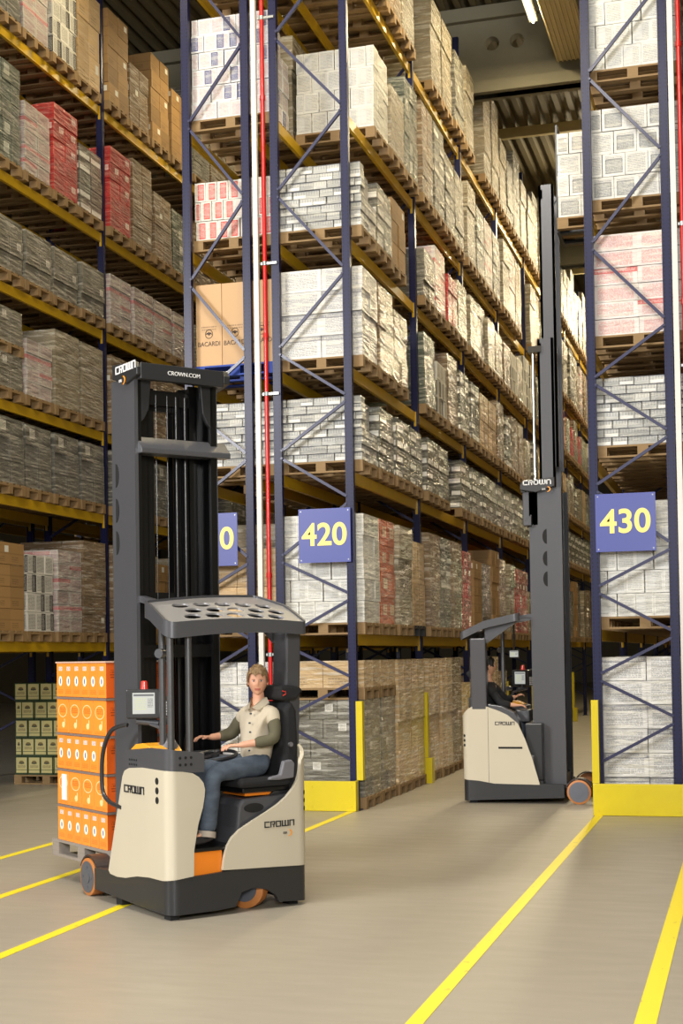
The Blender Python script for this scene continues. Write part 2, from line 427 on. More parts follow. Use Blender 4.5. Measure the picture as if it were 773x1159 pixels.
# concrete roof girders across the aisles, with round holes
def girder(y, zb=12.0, label=''):
    n = 40; x0, x1 = -31.9, 8.9; z0, z1 = zb, CEIL-.02
    cu = bpy.data.curves.new('girder', 'CURVE'); cu.dimensions = '2D'; cu.fill_mode = 'BOTH'; cu.extrude = .11
    def poly(pts):
        sp = cu.splines.new('POLY'); sp.points.add(len(pts)-1); sp.use_cyclic_u = True
        for i, p in enumerate(pts): sp.points[i].co = (p[0], p[1], 0, 1)
    poly([(x0, z0), (x1, z0), (x1, z1), (x0, z1)])
    xs = [-4.2+d for d in (0, .45)]+[-9.4, -8.95, 1.0, 1.45, -14.6, -14.15]
    for hx in xs: poly([(hx+.13*math.cos(a*PI/12), (z0+z1)/2+.12+.13*math.sin(a*PI/12)) for a in range(24)])
    t = bpy.data.objects.new('tmp', cu); COL.objects.link(t)
    me = bpy.data.meshes.new_from_object(t.evaluated_get(bpy.context.evaluated_depsgraph_get())); bpy.data.objects.remove(t)
    me.transform(Matrix.Rotation(PI/2, 4, 'X')); me.transform(Matrix.Translation((0, y, 0)))
    bm = bmesh.new(); bm.from_mesh(me)
    for (a, b) in ((z0, z0+.2), (z1-.24, z1)):
        m = Matrix.Translation(((x0+x1)/2, y, (a+b)/2)) @ Matrix.Diagonal((x1-x0, .46, b-a, 1)); bmesh.ops.create_cube(bm, size=1, matrix=m)
    bm.to_mesh(me); bm.free(); me.materials.clear(); me.materials.append(M['concrete'])
    o = place('roof_girder', me); return o
gl = ['pale concrete roof girder with two round holes, nearest over the aisle', 'second concrete roof girder, farther along the aisle', 'third concrete roof girder deep in the hall', 'farthest concrete roof girder at the end of the hall']
for i, y in enumerate((25.3, 37.3, 49.3, 61.3)):
    tag(girder(y), gl[i], 'roof girder', 'concrete roof girders')
# thin purlins
for i, y in enumerate((19.3, 31.3, 43.3)):
    tag(MB().box(-31.9, 8.9, y-.06, y+.06, CEIL-.22, CEIL).build('roof_purlin', M['duct']), ['thin steel purlin in front of the first roof girder', 'thin steel purlin between the first and second roof girders', 'thin steel purlin beyond the second roof girder'][i], 'purlin', 'roof purlins')
mb = MB().box(-3.02, -2.42, 12.0, 25.0, 12.35, 13.35)
for k in range(8): mb.box(-3.0+k*.075, -2.97+k*.075, 12.0, 25.0, 12.33, 12.35)
tag(mb.build('ceiling_duct', M['duct'], bevel=.01), 'long cream box duct with ribbed underside under the roof, beside the tube light', 'duct')

# floor lines
def tape(pts, label, z=.003):
    (xa, xb, ya, yb) = pts
    o = MB().box(xa, xb, ya, yb, 0.0005, z).build('floor_line', M['tape']); tag(o, label, 'floor line', 'yellow painted floor lines')
tape((-1.735, -1.645, 1.5, 16.6), 'yellow floor line running to the foot of the right rack')
tape((-.60, -.49, 1.5, 16.6), 'yellow floor line at the right edge, lower right corner')
tape((-4.70, -4.61, 1.5, 16.6), 'yellow floor line passing under the near truck towards the middle rack')
tape((-5.86, -5.77, 1.5, 16.6), 'yellow floor line left of the near truck, ending at its load wheel')
tape((-6.98, -6.89, 1.5, 16.6), 'yellow floor line farthest left, ending behind the orange cartons')

# ------------------------------------------------------------------ racks
def post_mesh(h):
    mb = MB(); w, d, t = .1, .08, .012
    mb.box(-w/2, w/2, -d/2, -d/2+t, 0, h); mb.box(-w/2, -w/2+t, -d/2+t, d/2, 0, h); mb.box(w/2-t, w/2, -d/2+t, d/2, 0, h)
    mb.box(-w/2+t, -w/2+.03, d/2-t, d/2, 0, h); mb.box(w/2-.03, w/2-t, d/2-t, d/2, 0, h)
    mb.box(-.08, .08, -.07, .07, 0, .012)
    return mb.mesh('upright', M['post'])
POST = post_mesh(12.6)
ZL = [.57, 1.59, 2.61, 3.80, 5.06, 6.65, 8.68, 10.7]; ZR = [1.09, 2.08, 3.10, 4.40, 5.70, 7.68, 9.68, 11.7]
def brace_pts(x0, x1, flip=False):
    if flip: x0, x1 = x1, x0
    out = []
    za = [ZL[0]]
    seq = []
    for a, b in zip(ZL, ZR): seq += [(x0, a), (x1, b)]
    return [(seq[i][0], seq[i][1]+.05, seq[i+1][0], seq[i+1][1]-.05) for i in range(len(seq)-1)]
def beam_mesh():
    L = PITCH-.1
    mb = MB(); mb.box(-.022, .022, .05, .05+L, -.135, 0)
    mb.box(-.0225, .0225, .05, .05+L, -.138, -.128)
    return mb.mesh('beam', M['yellow'])
BEAM = beam_mesh()
def con_mesh():
    mb = MB()
    mb.box(.0, .034, -.005, .055, -.21, .005)
    return mb.mesh('connector', M['yellow'])
CON = con_mesh()
def rack(name, label, xl, xr, ys, nb, flip=False):
    r = empty('pallet_rack', ((xl+xr)/2, ys, 0)); tag(r, label, 'pallet rack')
    cx = (xl+xr)/2
    for i in range(nb+1):
        y = i*PITCH+.04
        for sx, x in ((0, xl+.05), (1, xr-.05)):
            o = place('post', POST, r, loc=(x-cx, y, 0))
            if sx == 0: o.rotation_euler = (0, 0, 0)
        bp = brace_pts(xl+.1-cx, xr-.1-cx, flip)
        if i == 0:
            for (xa, za, xb, zb) in bp:
                MB().bar((xa, y-.01, za), (xb, y-.01, zb), .035, .035, up=(0, 1, 0)).tube([(xa, y-.05, za), (xa, y-.02, za)], .016, 8).tube([(xb, y-.05, zb), (xb, y-.02, zb)], .016, 8).build('brace', M['navy'], r)
        else:
            mb = MB()
            for (xa, za, xb, zb) in bp: mb.bar((xa, y, za), (xb, y, zb), .035, .035, up=(0, 1, 0))
            mb.build('bracing', M['navy'], r)
        if i < nb:
            for z in LV:
                for sx, x in ((1, xr-.06), (0, xl+.06)):
                    b = place('beam', BEAM, r, loc=(x-cx, y, z))
                    for e in (0, 1):
                        c = place('beam_connector', CON, b, loc=(0, e*PITCH, 0)); c.scale = (1 if sx else -1, -1 if e else 1, 1)
                    if sx == 0: b.location.x = x-cx
    return r
R420 = rack('r', 'blue and yellow pallet rack right of the 420 sign side, along the truck aisle', -5.62, -4.60, Y0, 8, True)
R420['label'] = 'tall blue and yellow pallet rack carrying the full 420 sign'
R410 = rack('r', 'x', -6.80, -5.90, Y0, 5)
R410['label'] = 'tall blue and yellow pallet rack behind the near mast, carrying the partly hidden sign'
R430 = rack('r', 'x', -1.74, -.75, Y0, 6)
R430['label'] = 'tall blue and yellow pallet rack at right carrying the 430 sign'
YA = 20.45-2*PITCH-.04
R400 = rack('r', 'x', -10.74, -9.66, YA, 7)
R400['label'] = 'yellow beam pallet rack filling the left side of the picture'
R400b = rack('r', 'x', -12.0, -10.95, YA, 4)
R400b['label'] = 'dark pallet rack standing back to back behind the left rack'

# ------------------------------------------------------------------ pallets and loads
def pallet_mesh(mat, name='pallet'):
    mb = MB()
    for y in (-.35, 0, .35): mb.box(-.6, .6, y-.05, y+.05, 0, .022)
    for x in (-.53, 0, .53):
        for y in (-.35, 0, .35): mb.box(x-.07, x+.07, y-.05, y+.05, .022, .1)
        mb.box(x-.07, x+.07, -.4, .4, .1, .122)
    for y in (-.345, -.175, 0, .175, .345): mb.box(-.6, .6, y-.055, y+.055, .122, .144)
    return mb.mesh(name, mat)
PAL = {k: pallet_mesh(M[k]) for k in ('wood', 'greywood', 'bluepallet', 'darkpallet')}
PH = .144
# style -> material, nx (1.2 m), ny (.8 m), carton height, words
ST = {
 'brown': ('brown', 3, 2, .3, 'brown carton'), 'brownwrap': ('brownwrap', 3, 2, .28, 'film wrapped brown carton'), 'kraft': ('kraft', 2, 2, .48, 'pale kraft carton'),
 'tanwrap': ('tanwrap', 2, 2, .42, 'film wrapped tan carton'), 'beige': ('beige', 2, 1, .45, 'wrapped beige carton'), 'grey': ('grey', 3, 2, .24, 'wrapped grey carton'), 'dark': ('dark', 2, 2, .3, 'wrapped dark grey carton'),
 'white': ('white', 4, 3, .27, 'white printed carton'), 'whitebox': ('whitebox', 5, 3, .27, 'white lined carton'), 'silver': ('silver', 6, 4, .1, 'silver can pack'),
 'silverdark': ('silverdark', 3, 2, .2, 'smoky can pack'), 'redwrap': ('redwrap', 3, 2, .26, 'red wrapped carton'), 'redwhite': ('redwhite', 2, 2, .2, 'white filmed red carton'),
 'whitefilm': ('whitefilm', 2, 2, .28, 'white film wrapped carton'), 'whitered': ('whitered', 7, 3, .25, 'white and red carton'), 'whiteblue': ('whiteblue', 6, 3, .22, 'white and blue carton'), 'pinkgrey': ('pinkgrey', 4, 2, .2, 'pink striped grey carton'),
 'greendark': ('greendark', 3, 3, .27, 'dark green grey carton'), 'blackwhite': ('blackwhite', 4, 3, .27, 'black and white carton'), 'orangewrap': ('orangewrap', 2, 2, .34, 'orange wrapped carton'),
 'green': ('greencarton', 5, 3, .28, 'green carton with cream panel'), 'bac': ('bac', 3, 2, 1.05, 'tall tan carton'),
}
def cartons(style, h, full=True):
    mat, nx, ny, ch, _ = ST[style]; nz = max(1, round(h/ch)); cz = h/nz; out = []
    rr = random.Random(hash((style, round(h*100))) & 0xffff if False else sum(map(ord, style))*7+int(h*100))
    W, D = 1.18, .765
    bul = .012
    for k in range(nz):
        stag = .0 if k % 2 == 0 else .5
        xs = [-W/2+W*i/nx for i in range(nx+1)]; ys = [-D/2+D*i/ny for i in range(ny+1)]
        if k % 2 and nx > 2 and style not in ('bac',):
            xs = [-W/2]+[-W/2+W*(i+.5)/nx for i in range(nx)]+[W/2]
        ox, oy = rr.uniform(-.008, .008), rr.uniform(-.008, .008)
        for i in range(len(xs)-1):
            for j in range(len(ys)-1):
                if not (i in (0, len(xs)-2) or j in (0, len(ys)-2) or k == nz-1): continue
                g = .004; jx, jy = rr.uniform(-bul, bul)*.6, rr.uniform(-bul, bul)*.6
                out.append((xs[i]+g+ox+jx, xs[i+1]-g+ox+jx, ys[j]+g+oy+jy, ys[j+1]-g+oy+jy, PH+k*cz+.002, PH+(k+1)*cz-.004, (rr.random(), rr.random(), rr.random())))
    return out
CACHE = {}
def cart_mesh(style, h):
    k = (style, round(h, 2))
    if k not in CACHE:
        mb = MB(); mb.box(-.56, .56, -.36, .36, PH+.001, PH+h-.02)
        for c in cartons(style, h): mb.box(*c[:6], r=c[6])
        CACHE[k] = mb.mesh('cartons', M[ST[style][0]])
    return CACHE[k]
def split_cartons(style, h, parent):
    mt = M[ST[style][0]]
    MB().box(-.5, .5, -.3, .3, PH+.001, PH+h-.03).build('carton_core', mt, parent)
    n = 0
    for c in cartons(style, h):
        # only the near end and the two flanks are separate cartons; the rest of the stack stays one part
        if c[2] > -.2 and n > 70: continue
        n += 1; MB().box(*c[:6], r=c[6]).build('carton', mt, parent, recalc=False)
NLOAD = 0
def load(x, y, z, style, h, label, group, pal='wood', split=False, rz=0, stack=None, sx=.9):
    global NLOAD; NLOAD += 1
    t = empty('pallet_load', (x, y, z), rz); tag(t, label, 'pallet load', group); t.scale = (sx, 1, 1)
    place('pallet', PAL[pal], t)
    if split: split_cartons(style, h, t)
    else: place('carton_stack', cart_mesh(style, h), t)
    if stack:
        p = place('pallet', PAL[pal], t, loc=(0, 0, PH+h)); place('carton_stack', cart_mesh(*stack), t, loc=(0, 0, PH+h))
    return t
ORD = ['first', 'second', 'third', 'fourth', 'fifth', 'sixth', 'seventh', 'eighth', 'ninth', 'tenth', 'eleventh', 'twelfth', 'thirteenth', 'fourteenth', 'fifteenth', 'sixteenth', 'seventeenth', 'eighteenth', 'nineteenth', 'twentieth'] + ['twenty '+s for s in ('first', 'second', 'third', 'fourth', 'fifth', 'sixth', 'seventh', 'eighth', 'ninth')] + ['thirtieth', 'thirty first', 'thirty second']
LEV = ['floor', 'lowest beams', 'second beams', 'third beams', 'fourth beams', 'fifth beams', 'top beams']
ZB = [0.0]+LV
def hclass(v): return round(v/.15)*.15

def fill(rackname, xc, ystart, b0, b1, plan, styles_by_level, hrange, count0=0, xj=.02, skip=()):
    for b in range(b0, b1):
        for lv in range(7):
            if (b, lv) in skip: continue
            for k in range(4):
                key = (lv, b*4+k)
                y = ystart+.04+b*PITCH+.05+.035+.4+k*.873
                if key in plan:
                    if plan[key] is None: continue
                    st, h, *ex = plan[key]; ex = ex[0] if ex else {}
                else:
                    st = random.choice(styles_by_level[lv])
                    lo, hi = hrange[lv]; nz = max(2, round(random.uniform(lo, hi)/ST[st][3])); h = nz*ST[st][3]
                    while h > hi+.12: nz -= 1; h = nz*ST[st][3]
                    ex = {}
                    if random.random() < .06 and lv > 0: continue
                n = b*4+k
                lab = '%s load, %s of %s, %s from %s' % (ST[st][4], LEV[lv], rackname, ORD[n-count0], 'near end' if count0 == 0 else 'picture edge')
                load(xc-(.03 if lv == 0 and -7 < xc < -5 else 0)+random.uniform(-xj, xj), y+random.uniform(-.01, .01), ZB[lv]+.001, st, h, lab, 'pallet loads, %s of %s' % (LEV[lv], rackname), ex.get('pal', 'wood'), ex.get('split', False), stack=ex.get('stack'), rz=random.uniform(-.008, .008))

HR = {0: (1.35, 1.7), 1: (1.1, 1.5), 2: (.8, .85), 3: (.8, 1.15), 4: (.75, 1.05), 5: (1.1, 1.5), 6: (1.2, 1.8)}
S420 = {0: ['tanwrap', 'tanwrap', 'brownwrap'], 1: ['brownwrap', 'beige', 'grey', 'brown', 'greendark', 'redwrap'], 2: ['silverdark'], 3: ['brownwrap', 'beige', 'grey', 'brownwrap', 'silverdark', 'kraft'],
        4: ['brownwrap', 'grey', 'beige', 'redwrap', 'beige', 'blackwhite'], 5: ['grey', 'beige', 'brownwrap', 'silverdark', 'beige', 'pinkgrey'], 6: ['grey', 'beige', 'beige', 'silverdark', 'brownwrap']}
sp = {'split': True}
P420 = {(0, 0): ('grey', 1.2, {'stack': ('tanwrap', .34)}), (0, 1): ('grey', 1.2, {'stack': ('tanwrap', .34)}), (0, 2): ('tanwrap', 1.68), (0, 3): ('tanwrap', 1.68),
        (0, 4): ('tanwrap', 1.68), (0, 5): ('tanwrap', 1.68), (0, 6): ('brownwrap', 1.68), (0, 7): ('tanwrap', 1.26), (0, 8): ('tanwrap', 1.68), (0, 9): ('tanwrap', 1.68),
        (1, 0): ('whitebox', 1.35, sp), (1, 1): ('orangewrap', 1.36), (1, 2): ('beige', 1.35), (1, 3): ('kraft', 1.2, {'pal': 'darkpallet'}), (1, 4): ('brownwrap', 1.4), (1, 5): ('silverdark', 1.4),
        (2, 0): ('silver', .805, sp), (2, 1): ('silverdark', .8), (2, 2): ('silverdark', .8), (2, 3): ('silverdark', .8),
        (3, 0): ('whitefilm', 1.12, {'split': True}), (3, 1): ('brownwrap', 1.12), (3, 2): ('brownwrap', .98), (3, 3): None, (3, 4): ('greendark', 1.08), (3, 5): ('blackwhite', .81), (3, 6): ('brownwrap', 1.12),
        (4, 0): ('silver', .805, sp), (4, 1): ('silverdark', .8), (4, 2): ('brown', .9), (4, 3): None, (4, 4): ('grey', .72), (4, 5): ('redwhite', 1.0),
        (5, 0): None, (5, 1): ('whitebox', 1.08, {'split': True}), (5, 2): ('beige', .9), (5, 3): ('greendark', 1.35), (5, 4): ('brownwrap', 1.4),
        (6, 0): ('grey', 1.44), (6, 1): ('beige', 1.35), (6, 2): ('brownwrap', 1.96)}
fill('middle rack', -5.04, Y0, 0, 8, P420, S420, HR, skip=[(b, 0) for b in (3, 4, 5, 6, 7)])
P410 = {(0, 0): ('whitefilm', 1.68, {'split': True}), (1, 0): ('kraft', .96, sp), (2, 0): ('silver', .805, sp), (3, 0): ('bac', 1.05, {'split': True, 'pal': 'bluepallet'}), (4, 0): ('whitered', .75, sp), (5, 0): ('whiteblue', 1.32, sp), (6, 0): ('grey', 1.44)}
SG = {i: ['brownwrap', 'grey', 'beige'] for i in range(7)}
fill('rack behind mast', -6.17, Y0, 0, 1, P410, SG, HR)
P430 = {(0, 0): ('whitefilm', 1.68, {'split': True}), (1, 0): ('whitebox', 1.35, sp), (2, 0): ('silver', .805, sp), (3, 0): ('redwhite', 1.2, {'split': True}), (4, 0): ('white', 1.08, sp), (5, 0): ('whitebox', 1.35, {'split': True}), (6, 0): ('white', 1.35),
        (4, 1): None, (4, 2): None}
fill('right rack', -1.13, Y0, 0, 1, P430, SG, HR)
S400 = {0: ['brown'], 1: ['brown', 'brownwrap', 'beige'], 2: ['dark'], 3: ['grey', 'beige', 'brownwrap'], 4: ['grey'], 5: ['greendark', 'brownwrap', 'redwrap'], 6: ['kraft', 'brownwrap', 'brown']}
P400 = {(6, 4): ('dark', 1.5), (6, 5): ('pinkgrey', 1.4), (6, 6): ('blackwhite', 1.35), (6, 7): ('kraft', 1.44), (6, 8): ('brown', 1.5), (6, 9): ('brownwrap', .98), (6, 10): ('brown', 1.5), (6, 11): ('brown', 1.2),
        (5, 4): ('greendark', 1.35), (5, 5): ('pinkgrey', 1.0), (5, 6): ('redwrap', 1.3), (5, 7): ('silverdark', 1.0), (5, 8): ('redwrap', 1.3), (5, 9): ('brownwrap', 1.4), (5, 10): ('brownwrap', 1.12), (5, 11): ('greendark', 1.08),
        (3, 4): ('grey', .48, {'stack': ('grey', .48)}), (3, 5): ('pinkgrey', .8), (3, 6): ('beige', 1.12), (3, 7): ('beige', 1.12), (3, 8): ('brownwrap', 1.12),
        (1, 4): ('brown', 1.2, {'pal': 'wood'}), (1, 5): ('blackwhite', 1.08, sp), (1, 6): ('pinkgrey', 1.2), (1, 7): ('brownwrap', 1.4), (1, 8): ('brownwrap', 1.4)}
for k in range(4, 12): P400[(2, k)] = ('dark', 1.2 if False else .9); P400[(4, k)] = ('grey', .72)
for k in range(8, 12): P400[(4, k)] = ('pinkgrey', .8)
for k in range(4, 8): P400[(0, k)] = None
fill('left rack', -10.14, YA, 1, 3, P400, S400, HR, count0=4, skip=[(2, 0)])
g = load(-10.27, 19.9, .001, 'green', 1.4, 'green cartons with cream panels on a pallet on the floor, left of the orange cartons', None, split=True)

# goods nobody can tell apart deep in the racks: one object
mb = MB()
def stuff_load(x, y, z, h):
    for q in (-.35, 0, .35): mb.box(x-.6, x+.6, y+q-.05, y+q+.05, z, z+.022, mi=1); mb.box(x+.46, x+.6, y+q-.05, y+q+.05, z+.02, z+.12, mi=1); mb.box(x-.6, x-.46, y+q-.05, y+q+.05, z+.02, z+.12, mi=1)
    mb.box(x-.6, x+.6, y-.4, y+.4, z+.122, z+.144, mi=1)
    n = max(2, round(h/.28)); a = random.choice((0, 0, 2, 3))
    for k in range(n):
        for i in range(2):
            j = random.uniform(-.01, .01); mb.box(x-.59+j, x+.59+j, y-.395+i*.4, y-.005+i*.4, z+.146+k*h/n, z+.142+(k+1)*h/n, mi=a)
def stuff_fill(xc, ystart, b0, b1, lvls, p=.93):
    for b in range(b0, b1):
        for lv in lvls:
            for k in range(4):
                if random.random() > p: continue
                lo, hi = HR[lv]; stuff_load(xc, ystart+.04+b*PITCH+.485+k*.873, ZB[lv]+.001, random.uniform(lo, hi))
stuff_fill(-6.35, Y0, 1, 4, range(7)); stuff_fill(-1.19, Y0, 1, 4, range(1, 7)); stuff_fill(-10.2, YA, 3, 7, range(1, 7)); stuff_fill(-11.5, YA, 0, 4, range(1, 7), .8)
o = mb.build('far_pallet_load', [M['brownwrap'], M['wood'], M['grey'], M['beige']], recalc=False)
tag(o, 'stacked pallet goods deep inside the racks behind the end loads', 'pallet loads', kind='stuff')

# BACARDI print on the tan cartons of rack 410
for i, x in enumerate((-6.62, -6.22, -5.83)):
    pass
tan = [o for o in bpy.data.objects if o.get('label', '').startswith('tall tan carton')][0]
cn = [c for c in bpy.data.objects if c.parent == tan and c.name.startswith('carton') and min(v.co.y for v in c.data.vertices) < -.3 and c.name[:11] != 'carton_core']
for c in cn:
    xs = [v.co.x for v in c.data.vertices]; ym = min(v.co.y for v in c.data.vertices); cx = (min(xs)+max(xs))/2; zb = PH+.28
    text_mesh('printed_word', 'BACARDI', .082, M['ink'], c, (cx, ym-.002, zb), (1, 0, 0), (0, 0, 1), bold=.0)
    mb = MB(); mb.tube([(cx+.055*math.cos(a*PI/10), ym-.002, zb+.13+.055*math.sin(a*PI/10)) for a in range(21)], .004, 4)
    # small winged emblem in the ring
    for sg in (-1, 1): mb.prism([(0, -.02), (sg*.02, .0), (sg*.045, -.01), (sg*.035, .02), (sg*.015, .015), (0, .03)], lambda a, b, d: (cx+a, ym-.001-d, zb+.13+b), 0, .003)
    mb.build('printed_emblem', M['ink'], c)

# rack end guards, column guards, signs, pipe and trunking
def endguard(x0, x1, y, label):
    t = empty('rack_end_guard', ((x0+x1)/2, y, 0)); tag(t, label, 'rack guard'); w = (x1-x0)/2
    MB().box(-w, w, -.03, .03, 0.002, .366).build('front_plate', M['guard_yellow'], t, bevel=.006)
    for s in (-1, 1): MB().box(s*w-(.03 if s > 0 else 0), s*w+(0 if s > 0 else .03), .03, .09, 0.002, .366).build('side_plate', M['guard_yellow'], t)
    for sx in (-w+.06, -.02, w-.06):
        for z in (.06, .3): MB().tube([(sx, -.04, z), (sx, -.03, z)], .012, 8).build('bolt', M['guard_yellow'], t)
endguard(-1.755, -.72, 16.60, 'yellow steel guard plate at the foot of the right rack')
endguard(-5.66, -4.59, 16.60, 'yellow steel guard plate at the foot of the middle rack')
endguard(-6.85, -5.86, 16.60, 'yellow steel guard plate mostly hidden behind the near truck')
def colguard(x, y, z0, label, s=1):
    t = MB().box(x-.05, x+.03, y-.06, y-.052, z0, 1.33).box(x+.022, x+.03, y-.052, y+.04, z0, 1.33).tube([(x-.02, y-.066, z0+.1), (x-.02, y-.06, z0+.1)], .008, 8).tube([(x-.02, y-.066, 1.25), (x-.02, y-.06, 1.25)], .008, 8).build('column_guard', M['guard_yellow'])
    tag(t, label, 'column guard', 'yellow column guards')
colguard(-4.56, Y0+.04, .37, 'tall narrow yellow guard on the near post of the middle rack')
colguard(-1.71, Y0-.06, .37, 'tall narrow yellow guard on the near left post of the right rack')
for i, nm in ((1, 'second'), (2, 'third'), (3, 'fourth'), (4, 'fifth'), (5, 'sixth'), (6, 'seventh')):
    y = Y0+.04+i*PITCH
    colguard(-4.56, y, .38, 'tall narrow yellow guard on the %s post of the middle rack' % nm)
    tag(MB().box(-4.58, -4.47, y-.075, y-.06, .002, .375).box(-4.485, -4.47, y-.06, y+.11, .002, .375).build('post_foot_guard', M['guard_yellow']), 'low yellow foot guard at the %s post of the middle rack' % nm, 'post guard', 'yellow foot guards')
def sign(x0, x1, y, z0, z1, s, label):
    t = empty('aisle_sign', ((x0+x1)/2, y, z0)); tag(t, label, 'sign', 'blue aisle number signs'); w = (x1-x0)/2; h = z1-z0
    MB().box(-w, w, -.004, .004, 0, h).build('panel', M['sign_blue'], t, bevel=.001)
    text_mesh('digits', s, .385, M['sign_digit'], t, (0, -.007, h*.5+.0), (1, 0, 0), (0, 0, 1), bold=.008, sx=1.0)
    for a in (-w+.03, w-.03):
        for b in (.03, h-.03): MB().tube([(a, -.008, b), (a, -.003, b)], .008, 8).build('screw', M['steel'], t)
sign(-1.672, -.985, Y0-.035, 3.045, 3.72, '430', 'blue square sign with yellow number 430')
sign(-5.30, -4.635, Y0-.035, 3.035, 3.70, '420', 'blue square sign with yellow number 420')
sign(-6.77, -6.105, Y0-.035, 3.035, 3.70, '410', 'blue square sign with yellow number, left part hidden by the near mast')
def duo(xw, xr_, who):
    tag(MB().box(xw-.032, xw+.032, 16.67, 16.73, 0.37, CEIL).build('cable_trunking', M['white_trunk'], bevel=.004), 'white vertical cable trunking beside %s' % who, 'trunking')
    t = empty('sprinkler_pipe', (xr_, 16.70, 0)); tag(t, 'red vertical sprinkler pipe beside %s' % who, 'pipe')
    MB().tube([(0, 0, 0), (0, 0, CEIL-.1)], .027, 14).build('pipe', M['red_pipe'], t, smooth=True)
    for z in (1.9, 5.15, 6.79, 9.9): MB().box(-.05, .16, -.015, .015, z, z+.03).tube([(0, 0, z-.01), (0, 0, z+.04)], .034, 12).build('pipe_clamp', M['steel'], t)
    for z in (2.9, 5.9, 8.9): MB().tube([(0, 0, z-.03), (0, 0, z+.03)], .036, 14).build('pipe_joint', M['red_pipe'], t)
duo(-5.81, -5.70, 'the middle rack, left of the 420 sign'); duo(-.705, -.612, 'the right picture edge')

# beige side panel at the cross passage
tag(MB().box(-5.6, -4.75, 39.0, 39.08, 0, 2.0).build('partition_panel', M['beigepanel']), 'beige panel standing under the low beams beside the far aisle', 'panel')

# ------------------------------------------------------------------ aisle tube lights
TUBE = emis('lit_tube', (255, 238, 190), 20)
AISLES = [(-3.25, 'the truck aisle'), (-8.25, 'the left aisle')]
def lamp(x, y, z, energy, col=(1, .82, .5), sx=.12, sy=1.5, i=0, lit=True, label=''):
    t = empty('tube_light', (x, y, z)); tag(t, label, 'ceiling light', 'aisle tube lights')
    MB().box(-.07, .07, -.8, .8, .03, .1).box(-.012, .012, -.6, -.58, .09, CEIL-z+.15).box(-.012, .012, .58, .6, .09, CEIL-z+.15).build('housing', M['white_trunk'], t)
    MB().tube([(0, -.75, 0), (0, .75, 0)], .02, 8).build('tube', TUBE, t)
    L = bpy.data.lights.new('tube_lamp', 'AREA'); L.shape = 'RECTANGLE'; L.size = sx; L.size_y = sy; L.energy = energy; L.color = col
    o = bpy.data.objects.new('tube_lamp', L); COL.objects.link(o); o.parent = t; o.location = (0, 0, -.05)
for x, nm in AISLES:
    for i in range(9):
        y = 8.9+i*4.7
        e = 190 if x > -5 else 80
        lamp(-2.25 if (x > -5 and i > 3) else x, y, 12.55, e, label='bright tube light, %s in the row over %s' % (ORD[i], nm))

def flood(x, y, z, aim, e, label):  # added flood with housing, made up to put glints on the aisle loads
    t = empty('flood_light', (x, y, z)); tag(t, label, 'ceiling light', 'added flood lights')
    d = (Vector(aim)-Vector((x, y, z))).normalized(); q = d.to_track_quat('-Z', 'Y'); ax = q.to_matrix()
    MB().obox(-d*.08, ax, .55, .55, .06).box(-.015, .015, -.015, .015, .05, CEIL-z+.15).build('housing', M['graphite'], t)
    L = bpy.data.lights.new('flood_lamp', 'AREA'); L.shape = 'RECTANGLE'; L.size = 1; L.size_y = 1; L.energy = e; L.color = (1, .84, .55)
    o = bpy.data.objects.new('flood_lamp', L); COL.objects.link(o); o.parent = t; o.location = (0, 0, 0); o.rotation_euler = q.to_euler()
flood(-3.0, 44, 12.3, (-4.7, 26, 6.5), 520, 'added square flood light under the roof at the far end of the truck aisle')
flood(-2.6, 34.9, 12.3, (-4.7, 22, 6.0), 280, 'added square flood light under the roof midway along the truck aisle')

# ------------------------------------------------------------------ trucks
def unroll_shell(poly, smap, cuts, thick, zcuts=(), out=0):
    """polygon in (s,z) wrapped on a plan path; thickness goes inwards"""
    bm = bmesh.new(); vs = [bm.verts.new((p[0], 0, p[1])) for p in poly]; bm.faces.new(vs)
    for c in cuts:
        bmesh.ops.bisect_plane(bm, geom=bm.verts[:]+bm.edges[:]+bm.faces[:], plane_co=(c, 0, 0), plane_no=(1, 0, 0))
    for c in zcuts:
        bmesh.ops.bisect_plane(bm, geom=bm.verts[:]+bm.edges[:]+bm.faces[:], plane_co=(0, 0, c), plane_no=(0, 0, 1))
    bmesh.ops.triangulate(bm, faces=[f for f in bm.faces if len(f.verts) > 4])
    base = [(v.co.x, v.co.z) for v in bm.verts]; bm.verts.index_update()
    faces = [[v.index for v in f.verts] for f in bm.faces]; bed = [(e.verts[0].index, e.verts[1].index) for e in bm.edges if len(e.link_faces) == 1]
    bm.free(); n = len(base); V = []
    for lay in (0, thick):
        for s, z in base: (x, y), (nx, ny) = smap(s); V.append((x-nx*(lay-out), y-ny*(lay-out), z))
    F = [tuple(f) for f in faces]+[tuple(i+n for i in f[::-1]) for f in faces]+[(a, b, b+n, a+n) for a, b in bed]
    mb = MB(); mb.v = V; mb.f = F; mb.uv = [[(0, 0)]*len(f) for f in F]; mb.r = [(.5, .5, .5)]*len(F); mb.mi = [0]*len(F)
    return mb
W = 1.2
def path_map(start_u, r, left=True):
    """left: starts on the rear face at start_u, runs to the left corner, then forward along the left side. mirrored for right"""
    L0 = start_u-r; La = r*PI/2
    def f(s):
        if s <= L0: p, n = (start_u-s, 0), (0, -1)
        elif s <= L0+La:
            a = (s-L0)/r; p = (r-r*math.sin(a), r-r*math.cos(a)); n = (-math.sin(a), -math.cos(a))
        else: p, n = (0, r+s-L0-La), (-1, 0)
        if not left: p = (W-p[0], p[1]); n = (-n[0], n[1])
        return p, n
    cuts = [L0+La*i/6 for i in range(7)]
    return f, cuts, L0+La-r    # s = off + v on the side
